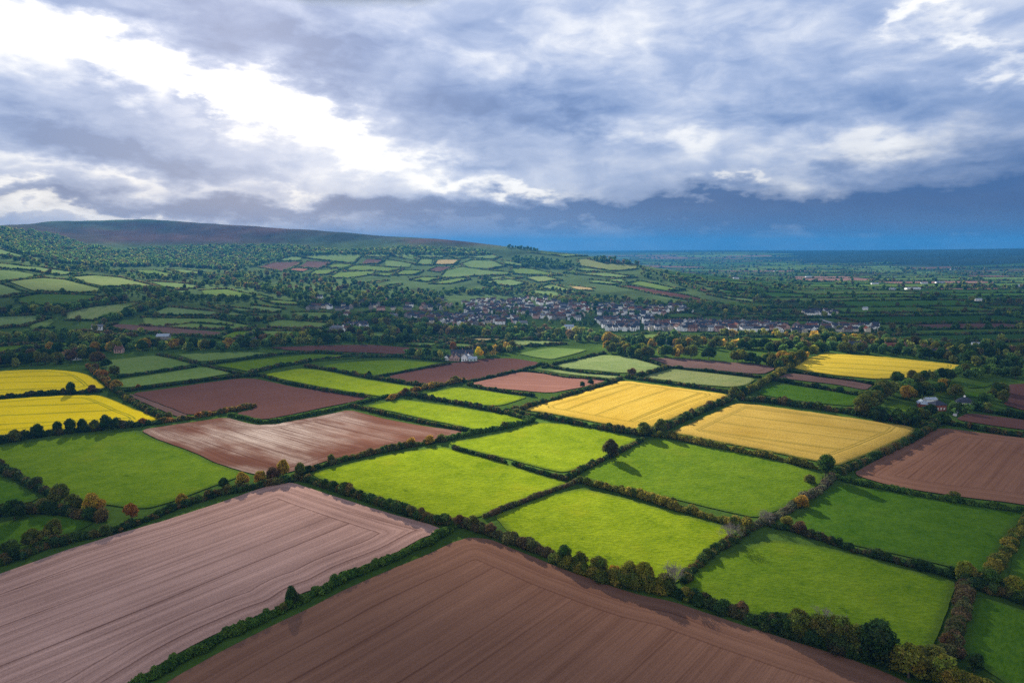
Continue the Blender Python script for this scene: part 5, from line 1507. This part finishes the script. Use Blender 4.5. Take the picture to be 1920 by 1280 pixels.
def house(x, y, yaw, w_, d, e, rg, wall, roof, label, group=None, wins=0, chims=1, hip=False, name='house', cat='house', z=None, rows=2, pane=None):
    o = bpy.data.objects.new(name, None); COL.objects.link(o)
    o.location = (x, y, float(hgt(x, y)) if z is None else z); o.rotation_euler = (0, 0, yaw)
    kk = (round(w_, 1), round(d, 1), round(e, 1), round(rg, 1))
    if hip: wm = cached(('hw', kk, wall), lambda: make_mesh('wall', *box(-w_ / 2, w_ / 2, -d / 2, d / 2, -1, e), [M['w_' + wall]]))
    else: wm = cached(('gw', kk, wall), lambda: make_mesh('wall', *gable_wall(w_, d, e, rg), [M['w_' + wall]]))
    rm = cached(('r', kk, roof, hip), lambda: make_mesh('roof', *(hip_roof(w_, d, e, rg) if hip else gable_roof(w_, d, e, rg)), [M['r_' + roof]]))
    link('wall', wm, o); ro = link('roof', rm, o)
    cm = cached('chim', lambda: make_mesh('chimney', *box(-.45, .45, -.35, .35, -1.0, 1.3), [M['chim']]))
    for i in range(chims):
        cx = (w_ / 2 - .75) * (1 if i == 0 else -1 if i == 1 else 0)
        if hip: cx *= .4
        link('chimney', cm, ro, (cx, 0, e + rg))
    if wins:
        c, s = math.cos(yaw), math.sin(yaw)
        front_y = abs(c) >= abs(s)
        per = max(1, wins // rows)
        wmsh = WIN() if pane is None else cached(('win', pane), lambda: make_mesh('window', *box(-.55, .55, -.06, .06, 0, 1.3), [M[pane]]))
        for rw in range(rows):
            z_ = .9 + rw * (e - 1.2) / max(rows - .15, 1)
            if z_ > e - 1.0: z_ = e - 1.5
            for i in range(per):
                t = (i + .5) / per - .5
                if front_y:
                    sg = -1 if c > 0 else 1
                    link('window', wmsh, o, (t * (w_ - 1.2), sg * (d / 2 + .03), z_))
                else:
                    sg = -1 if s < 0 else 1     # the gable end that faces -y in the world
                    sg = -sg
                    k = link('window', wmsh, o, (sg * (w_ / 2 + .03), t * (d - 1.2), z_)); k.rotation_euler = (0, 0, math.pi / 2)
    return tag(o, label, cat, group)


def at(px, py): return ground(px, py)[0]


LOOKS = [('white', 'slate', 44), ('white', 'brown', 14), ('cream', 'slate', 10), ('grey stone', 'slate', 12), ('pink', 'brown', 9), ('white', 'grey', 10), ('cream', 'red', 5), ('grey stone', 'brown', 8)]
SIZES = [(7, 5.5, 4.8, 2.2), (9, 6, 5.0, 2.3), (11, 6, 4.7, 2.2), (6.5, 6, 5.2, 2.5), (14, 6, 4.8, 2.2), (8, 6, 5.2, 2.5)]
# (place, photo polygon, number)
VILLAGE = [
 ('in the terrace over the meadow', [(577,576),(620,575),(620,580),(577,581)], 9),
 ('in trees west of the village', [(622,572),(690,560),(740,562),(740,582),(690,584),(640,588)], 19),
 ('in the wooded upper west', [(760,562),(850,560),(850,580),(760,586)], 22),
 ("in the village's west street", [(757,592),(800,588),(840,594),(835,606),(790,606)], 36),
 ("in the village's lower left core", [(835,596),(900,590),(905,612),(840,610)], 46),
 ("in the village's upper left core", [(870,568),(925,562),(930,588),(872,592)], 50),
 ("in the village's middle", [(930,566),(985,562),(990,590),(930,592)], 54),
 ("on the village's lower edge", [(900,596),(975,596),(975,608),(905,608)], 25),
 ("in the village's upper right core", [(985,560),(1050,562),(1110,570),(1105,584),(985,582)], 61),
 ("in the village's lower right core", [(985,584),(1105,584),(1090,602),(1000,598)], 54),
 ('in the upper east quarter', [(1115,575),(1185,570),(1185,592),(1120,592)], 39),
 ('in the white lower east quarter', [(1122,600),(1195,598),(1195,620),(1135,620)], 61),
 ('in the scattered east part', [(1195,580),(1245,575),(1245,600),(1200,600)], 21),
 ("on the village's top right edge", [(1248,574),(1295,570),(1295,586),(1250,586)], 18),
 ('in the long east row, left half', [(1210,607),(1330,606),(1330,621),(1215,620)], 54),
 ('in the long east row, right half', [(1330,607),(1450,609),(1450,623),(1330,621)], 46),
 ("at the long east row's far end", [(1450,611),(1640,612),(1640,623),(1460,626)], 39),
 ('in the hamlet beyond', [(1505,584),(1568,586),(1560,594),(1505,593)], 14),
 ('in the white cottages beside the manor', [(643,614),(682,610),(682,620),(648,622)], 14),
]
ww = np.array([l[2] for l in LOOKS], float); ww /= ww.sum()
plan = []
for place, poly, n in VILLAGE:
    poly = np.asarray(poly, float); lo, hi = poly.min(0), poly.max(0); got = []; tries = 0
    while len(got) < n and tries < 4000:
        tries += 1
        p = RNG.uniform(lo, hi)
        if not inside(poly, p[:1], p[1:2])[0]: continue
        q = at(*p)
        if any(abs(q[0] - g[0][0]) < 8 and abs(q[1] - g[0][1]) < 9 for g in got): continue
        li = RNG.choice(len(LOOKS), p=ww)
        if 'terrace' in place or 'west' in place: li = RNG.choice([2, 3, 4, 7, 0])
        if 'white' in place: li = RNG.choice([0, 0, 0, 5, 1])
        got.append((q, p, li))
    plan += [(place, q, p, li) for q, p, li in got]
plan.sort(key=lambda t: np.hypot(t[1][0], t[1][1]))
REST = plan[255:]; plan = plan[:255]
by = {}
for t in plan: by.setdefault((t[0], t[3]), []).append(t)
nh = 0
for (place, li), lst in by.items():
    wl, rf, _ = LOOKS[li]; lst.sort(key=lambda t: t[2][0])
    for i, (pl, q, p, _) in enumerate(lst):
        sz = SIZES[RNG.integers(len(SIZES))]
        if 'terrace' in place or 'row' in place: sz = SIZES[RNG.choice([1, 2, 4, 2])]
        yaw = RNG.choice([0, 0, math.pi / 2, math.pi / 2, math.pi]) + RNG.normal(0, .22)
        look = f'{rf}-roofed {wl} house'
        lab = f'{look} {place}' if len(lst) == 1 else (f'leftmost {look} {place}' if i == 0 else f'{ORD[min(i, 15)]}{look} from left {place}')
        house(q[0], q[1], yaw, *sz, wl, rf, lab, 'village houses', wins=4 if p[1] > 596 and i % 2 == 0 else 0)
        nh += 1
print('village houses', nh)
parts, pi, o_ = [], [], 0      # the farther houses of the village as one mass
Vs, Qs, Ts, Mq, Mt, mats_, o_ = [], [], [], [], [], [], 0
for pl, q, p, li in REST:
    wl, rf, _ = LOOKS[li]
    ms = []
    for nm_ in ('w_' + wl, 'r_' + rf):
        if M[nm_] not in mats_: mats_.append(M[nm_])
        ms.append(mats_.index(M[nm_]))
    sz = SIZES[RNG.integers(len(SIZES))]; yaw = RNG.choice([0, 0, 0, math.pi / 2]) + RNG.normal(0, .22); c_, s_ = math.cos(yaw), math.sin(yaw)
    for (v, f), mi in ((gable_wall(*sz), ms[0]), (gable_roof(*sz), ms[1])):
        v = np.column_stack([v[:, 0] * c_ - v[:, 1] * s_ + q[0], v[:, 0] * s_ + v[:, 1] * c_ + q[1], v[:, 2] + q[2]])
        for ff in (f if isinstance(f, list) else [f]):
            if ff.shape[1] == 4: Qs.append(ff + o_); Mq += [mi] * len(ff)
            else: Ts.append(ff + o_); Mt += [mi] * len(ff)
        Vs.append(v); o_ += len(v)
tag(link('far_houses', make_mesh('far_houses', np.concatenate(Vs), [np.concatenate(Qs), np.concatenate(Ts)], mats_, mat_idx=Mq + Mt)), 'tiny farther houses of the village packed below the hill', 'houses', kind='stuff')

# the slate-roofed farmhouse and its cottages
q = at(867, 670); house(q[0], q[1], .03, 22, 6.5, 4.8, 2.9, 'grey stone', 'slate', 'long grey farmhouse with dark slate roof beside the bright yellow tree', wins=12, chims=3, name='farmhouse', cat='farmhouse')
for px, py, wl, rf, lab, yaw, sz in [(849, 675, 'pink', 'brown', 'small pink gabled cottage in front of the long slate farmhouse', 1.5, (8, 5.5, 3.6, 2.6)),
                              (856, 675.5, 'pink', 'slate', 'pink cottage with slate roof in front of the long slate farmhouse', 1.6, (7, 5.5, 3.6, 2.6)),
                              (872, 676, 'white', 'grey', 'white gabled cottage in front of the right half of the slate farmhouse', 1.5, (9, 6, 4.2, 3.0)),
                              (879, 676, 'white', 'pale metal', 'white shed with pale roof right of the white gabled cottage', 1.75, (8, 6, 3.6, 2.4)),
                              (886, 677, 'mint', 'pale metal', 'pale mint outhouse at the right end of the farmhouse yard', .2, (8, 5, 2.8, 1.6)),
                              (838.5, 675, 'white', 'slate', 'tiny white lodge at the left end of the farmhouse yard', 1.3, (5, 4.5, 3.0, 2.0))]:
    q = at(px, py); house(q[0], q[1], yaw, *sz, wl, rf, lab, wins=2, chims=1 if 'cottage' in lab else 0, rows=1)
# the manor
q = at(630, 626); house(q[0], q[1], .05, 14, 10, 8.4, 2.8, 'grey stone', 'grey', 'large square grey manor house with a low hipped roof', wins=15, chims=2, hip=True, name='manor_house', cat='manor house', rows=3)
q = at(610, 628); house(q[0], q[1], .05, 14, 7, 3.6, 2.8, 'grey stone', 'slate', 'long dark slate barn left of the grey manor house', chims=0, name='barn', cat='barn')
# right-hand farm
q = at(1757, 768); house(q[0], q[1], .12, 8, 7, 4.0, 2.4, 'red brick', 'slate', 'red brick house with white windows and dark hipped roof in the trees', wins=3, chims=0, hip=True, rows=1, pane='pane_white')
q2 = at(1743, 766); house(q2[0] + 0.5, q2[1] + 2, -.55, 9, 4.6, 2.7, 1.5, 'red brick', 'pale metal', 'low brick wing with pale metal roof left of the red brick house', chims=0, name='outbuilding', cat='outbuilding')
q2 = at(1731, 763); house(q2[0], q2[1] + 2, 1.2, 6.5, 5, 2.6, 1.7, 'red brick', 'pale metal', 'shed with bluish metal roof at the left of the brick farm', chims=0, name='outbuilding', cat='outbuilding')
q2 = at(1748, 757); house(q2[0], q2[1] + 3, .1, 8, 4, 2.8, 1.0, 'white', 'pale metal', 'narrow flat shed behind the red brick house', chims=0, name='outbuilding', cat='outbuilding')
q = at(1807, 762)
o = tag(bpy.data.objects.new('round_house', None), 'white oval house with a dark round slate roof at the end of the lane', 'house'); COL.objects.link(o)
o.location = (q[0], q[1], q[2]); k = 20; t = np.arange(k) * 2 * math.pi / k
ring = lambda s, z, f=.62: np.stack([np.cos(t) * s, np.sin(t) * s * f, np.full(k, z)], -1)
i = np.arange(k); j = (i + 1) % k
link('wall', make_mesh('wall', np.concatenate([ring(5.6, -1), ring(5.6, 3.6)]), np.stack([i, j, j + k, i + k], -1), [M['w_white']]), o)
ro = link('roof', make_mesh('roof', np.concatenate([ring(6.1, 3.4), ring(6.1, 3.6), ring(4.3, 5.2), ring(1.8, 6.4), ring(.4, 6.7)]),
     [np.concatenate([np.stack([i + a * k, j + a * k, j + (a + 1) * k, i + (a + 1) * k], -1) for a in range(4)]), (np.arange(k)[None] + 4 * k), np.arange(k)[::-1][None]], [M['r_slate']]), o)
link('chimney', cached('chimw', lambda: make_mesh('chimney', *box(-.4, .4, -.4, .4, -.6, 1.0), [M['w_white']])), ro, (0, 0, 6.8))
for a in (-2.3, -2.0, -1.75, -1.35, -1.1, -.8):
    wd_ = link('window', WIN(), o, (5.64 * math.cos(a), 5.64 * .62 * math.sin(a), 1.2)); wd_.rotation_euler = (0, 0, math.atan2(math.sin(a) / .62, math.cos(a)) + math.pi / 2)
q = at(1831, 764)
o = tag(bpy.data.objects.new('carport', None), 'open carport with flat white roof right of the oval white house', 'carport'); COL.objects.link(o); o.location = q
link('roof', make_mesh('roof', *box(-3.6, 3.6, -2, 2, 2.4, 2.6), [M['poly']]), o)
for sx in (-3.4, 3.4):
    for sy in (-1.8, 1.8): link('post', cached('post', lambda: make_mesh('post', *box(-.1, .1, -.1, .1, -.3, 2.4), [M['bark']])), o, (sx, sy, 0))
# single houses and barns
SINGLE = [
 (1322, 613, 30, 8, 5.0, 3.0, 'white', 'slate', 'long white hall in the middle of the east row', 0.05, 'hall'), (1268, 612, 17, 9, 6.5, 3.2, 'white', 'slate', 'big white house at the left end of the east row', 0, 'house'),
 (1215, 606, 16, 9, 7, 3, 'white', 'slate', 'tall white house standing alone above the east row', 0.1, 'house'), (1508, 622, 20, 8, 5, 3.6, 'white', 'slate', 'white house with two gables near the right end of the east row', 0, 'house'),
 (1602, 655, 15, 8, 5.4, 3.4, 'white', 'slate', 'white house in trees beyond the deep yellow crop', .15, 'house'), (1671, 658, 15, 8, 5, 3.5, 'red brick', 'red', 'left red brick house in trees beyond the deep yellow crop', 0, 'house'),
 (1686, 659, 14, 8, 5, 3.5, 'red brick', 'brown', 'right red brick house in trees beyond the deep yellow crop', .3, 'house'), (1742, 667, 14, 7, 4, 2.6, 'white', 'slate', 'low white cottage beyond the right end of the deep yellow crop', 0, 'house'),
 (1765, 668, 12, 7, 4, 2.6, 'cream', 'slate', 'cream cottage right of the low white one beyond the yellow crop', .2, 'house'), (1266, 649, 13, 8, 5, 3.2, 'white', 'slate', 'white house half hidden in the olive belt below the village', .3, 'house'),
 (1252, 647, 8, 7, 5, 3, 'white', 'slate', 'small white house left of the one hidden in the olive belt', 1.4, 'house'), (1067, 617, 12, 8, 4, 2, 'white', 'pale metal', 'white flat building in front of the village core', 0, 'house'),
 (183, 618, 12, 8, 4, 2.5, 'white', 'grey', 'lone white farmhouse beside the brown strip of the side valley', .4, 'house'), (307, 636, 14, 8, 4, 2.5, 'grey stone', 'pale metal', 'bluish metal-roofed barn in the left tree belt', .1, 'barn'),
 (143, 674, 9, 7, 4.5, 3, 'white', 'slate', 'white house hidden in trees above the upper yellow field', .6, 'house'), (472, 646, 11, 7, 4.5, 3, 'white', 'slate', 'white house in trees left of the maroon field', .1, 'house'),
 (224, 661, 8, 6, 4, 2.5, 'pink', 'brown', 'tiny pink house in the left tree belt', .1, 'house'), (600, 559, 10, 7, 4, 3, 'white', 'slate', 'white house alone in the woods above the meadow', 0, 'house'),
 (922, 622, 11, 7, 4, 3, 'grey stone', 'slate', 'grey house with tall gable below the village core', 1.4, 'house'), (980, 611, 12, 7, 4.5, 3, 'white', 'grey', 'white house by itself right of the village bottom edge', .2, 'house'),
 (1020, 626, 28, 5, 2.4, .8, 'white', 'pale metal', 'long low white shed row behind the pale green field', .0, 'shed'), (650, 592, 9, 7, 4, 2.5, 'white', 'brown', 'white bungalow in shrubs above the manor', .3, 'house'),
 (738, 597, 11, 8, 4.5, 3, 'grey stone', 'grey', 'greyish house at the right end of the meadow below the upper houses', .5, 'house'),
]
for px, py, w_, d, e, rg, wl, rf, lab, yaw, kd in SINGLE:
    q = at(px, py); house(q[0], q[1], yaw, w_, d, e, rg, wl, rf, lab, wins=0 if kd in ('shed', 'barn') else 6, chims=0 if kd in ('shed', 'barn', 'hall') else 2, name=kd, cat=kd)
SHEDS = [(1732,533,42,'left of a pair of large white sheds on the right plain'), (1762,532,50,'right of a pair of large white sheds on the right plain'), (1640,534,40,'low white shed on the plain left of the pair'),
 (1672,545,52,'long white shed in front on the middle plain'), (1662,522,34,'small white shed high on the plain'), (1677,522,26,'smallest white shed high on the plain'), (1834,565,26,'white farm shed near the right edge of the plain'),
 (1908,538,44,'white shed at the far right edge of the plain'), (1517,521,50,'long white shed beyond the hill end'), (1380,524,30,'white barn just behind the end of the hill slope'),
 (1711,544,70,'thin pale greenhouse strip on the middle plain'), (1455,510,40,'pale shed far out beyond the hill end'), (1622,582,18,'white farm beyond the hamlet'), (1832,652,24,'white-roofed shed in trees near the right edge'), (1786,507,44,'faint white shed at the foot of the far ridge')]
for px, py, L, lab in SHEDS:
    q = at(px, py); L *= .5; house(q[0], q[1], RNG.normal(0, .12), L, L * .35 if L < 45 else 8, 4 + L * .03, 1.6, 'white', 'pale metal', lab if lab.split()[0] not in ('left', 'right') else lab.replace('left of', 'left one of').replace('right of', 'right one of'), chims=0, name='farm_shed', cat='shed')

# lanes
for lab, poly in [('pale lane leading up to the oval white house', [(1786,781),(1789,768),(1796,762),(1800,763),(1796,775),(1793,783)]), ('pale stretch of lane behind the right end of the village', [(1535,600),(1540,599),(1568,607),(1560,608)])]:
    G = densify(ground(*np.asarray(poly, float).T)[:, :2], 6.0); c = G.mean(0)
    tri = geometry.tessellate_polygon([[Vector((a - c[0], b - c[1], 0)) for a, b in G]])
    V = np.column_stack([G, hgt(G[:, 0], G[:, 1]) + .9])
    F = np.array(tri); a_, b_, c_ = V[F[:, 0]], V[F[:, 1]], V[F[:, 2]]
    fl = np.cross(b_ - a_, c_ - a_)[:, 2] < 0; F[fl] = F[fl][:, ::-1]
    tag(link('lane', make_mesh('lane', V, F, [M['lane']])), lab, 'lane', kind='structure')

# ------------------------------------------------------------------ added cloud put in unseen to shade the valley, its gaps shaped for the sun patches
CLOUD_Z = 4000.0
off = np.array([math.sin(R(SUN_AZ)), math.cos(R(SUN_AZ))]) * CLOUD_Z / math.tan(R(SUN_EL))
GAPS = [  # photo position of the sunlit patch, half sizes in metres (across, along), amount
 (930, 885, 75, 50, 1.0), (1060, 835, 80, 55, .8), (860, 775, 110, 60, 1.0), (1010, 930, 60, 28, .75), (1180, 760, 130, 75, 1.15), (1330, 800, 80, 50, .75),
 (1060, 700, 130, 70, .55), (1500, 905, 35, 35, .5), (1130, 985, 60, 25, .6), (1480, 1060, 45, 22, .4), (620, 715, 110, 55, .45), (430, 820, 70, 40, .65), (650, 800, 90, 45, .45),
 (1150, 680, 120, 60, .5), (1220, 640, 220, 110, .9), (1340, 650, 170, 90, .8), (330, 885, 90, 40, .28), (1180, 870, 60, 30, .45), (1600, 690, 160, 80, .3), (80, 770, 140, 90, .35),
 (300, 620, 250, 120, .2), (150, 540, 300, 250, .3), (1150, 500, 300, 300, .2),
]
m, t, out = new_mat('added cloud')
tcn = t.n('ShaderNodeTexCoord')
pos = tcn.outputs['Object']
wn = t.n('ShaderNodeTexNoise'); t.link(pos, wn.inputs['Vector']); wn.inputs['Scale'].default_value = 0.009; wn.inputs['Detail'].default_value = 3.0
wv = t.vec('SUBTRACT', wn.outputs['Color'], (.5, .5, .5))
wsc = t.n('ShaderNodeVectorMath', operation='SCALE'); t.link(wv, wsc.inputs[0]); wsc.inputs['Scale'].default_value = 90.0
wp = t.vec('MULTIPLY', t.vec('ADD', pos, wsc.outputs[0]), (1, 1, 0))
acc = 0.0
for px, py, sx, sy, am in GAPS:
    q = at(px, py)
    v = t.vec('MULTIPLY', t.vec('SUBTRACT', wp, (q[0], q[1], 0)), (1 / sx, 1 / sy, 0))
    g = t.math('POWER', 2.718, t.math('MULTIPLY', t.vec('DOT_PRODUCT', v, v, out=1), -1.0))
    acc = t.math('MULTIPLY_ADD', g, am, acc)
nz = t.noise(pos, 0.0016, 4.0, 0.55)
sp = t.n('ShaderNodeSeparateXYZ'); t.link(pos, sp.inputs[0])
acc = t.math('ADD', acc, t.math('MULTIPLY', t.smooth(sp.outputs[1], 1000.0, 1600.0), t.smooth(sp.outputs[0], 700.0, 100.0)))
acc = t.math('ADD', acc, t.smooth(sp.outputs[1], 1250.0, 1850.0))
acc = t.math('ADD', acc, t.smooth(t.math('ABSOLUTE', t.math('SUBTRACT', sp.outputs[0], 300.0)), 2000.0, 2850.0))
acc = t.math('ADD', acc, t.smooth(sp.outputs[1], -400.0, -880.0))
open_ = t.math('ADD', acc, t.math('MULTIPLY_ADD', nz, 0.5, -0.20), clamp=True)
# light let through by each of the two faces of the layer
thru = t.math('POWER', t.math('ADD', t.math('MULTIPLY', open_, 0.94), 0.06), 0.5)
tb = t.n('ShaderNodeBsdfTransparent')
tl = t.n('ShaderNodeBsdfTranslucent'); tl.inputs[0].default_value = (.34, .39, .48, 1)
df = t.n('ShaderNodeBsdfDiffuse'); df.inputs[0].default_value = (.34, .39, .48, 1)
m1 = t.n('ShaderNodeMixShader'); m1.inputs[0].default_value = .6
t.link(df.outputs[0], m1.inputs[1]); t.link(tl.outputs[0], m1.inputs[2])
m2 = t.n('ShaderNodeMixShader'); t.link(thru, m2.inputs[0]); t.link(m1.outputs[0], m2.inputs[1]); t.link(tb.outputs[0], m2.inputs[2]); t.link(m2.outputs[0], out.inputs[0])
xs, ys = np.linspace(-2600, 3200, 60), np.linspace(-900, 1900, 60)
X, Y = np.meshgrid(xs, ys, indexing='ij')
bz = 16 * fbm(X / 900, Y / 900, 91)
edge = np.minimum(np.minimum((X + 2600) / 500, (3200 - X) / 500), np.minimum((Y + 900) / 500, (1900 - Y) / 500)).clip(0, 1)
Vb = np.stack([X, Y, bz], -1).reshape(-1, 3); Vt = np.stack([X, Y, bz + 2 + 10 * edge], -1).reshape(-1, 3)
n = 60; ii = np.arange(n * n).reshape(n, n)
Fb = np.stack([ii[:-1, :-1], ii[:-1, 1:], ii[1:, 1:], ii[1:, :-1]], -1).reshape(-1, 4); Ft = Fb[:, ::-1] + n * n
rim = np.concatenate([ii[0, :], ii[1:, -1], ii[-1, -2::-1], ii[-2:0:-1, 0]]); nx = np.roll(rim, -1)
Fr = np.stack([rim, rim + n * n, nx + n * n, nx], -1)
cl = link('added_cloud', make_mesh('added_cloud', np.concatenate([Vb, Vt]), np.concatenate([Fb, Ft, Fr]), [m], smooth=True), None, (off[0], off[1], CLOUD_Z))
tag(cl, 'unseen added cloud layer high overhead with gaps shaped to light the fields', 'cloud', kind='stuff')

# ------------------------------------------------------------------ air
m = bpy.data.materials.new('air'); m.use_nodes = True
t = NT(m.node_tree)
for n_ in list(t.t.nodes): t.t.nodes.remove(n_)
out = t.n('ShaderNodeOutputMaterial')
vp = t.n('ShaderNodeVolumePrincipled')
vp.inputs['Color'].default_value = (0.034, 0.185, 0.44, 1)
vp.inputs['Density'].default_value = HAZE
vp.inputs['Anisotropy'].default_value = 0.0
t.link(vp.outputs[0], out.inputs['Volume'])
try: m.cycles.homogeneous_volume = True
except Exception: pass
v, f = box(-15600, 15600, -15600, 15600, float(HT.min()) - 1.0, float(HT.max()) + 22.0)
if HAZE > 0: tag(link('haze', make_mesh('haze', v, f, [m])), 'bluish air between the valley and the far hills', 'haze', kind='stuff')
print('objects', len(SC.objects), 'top', sum(o.parent is None for o in SC.objects))
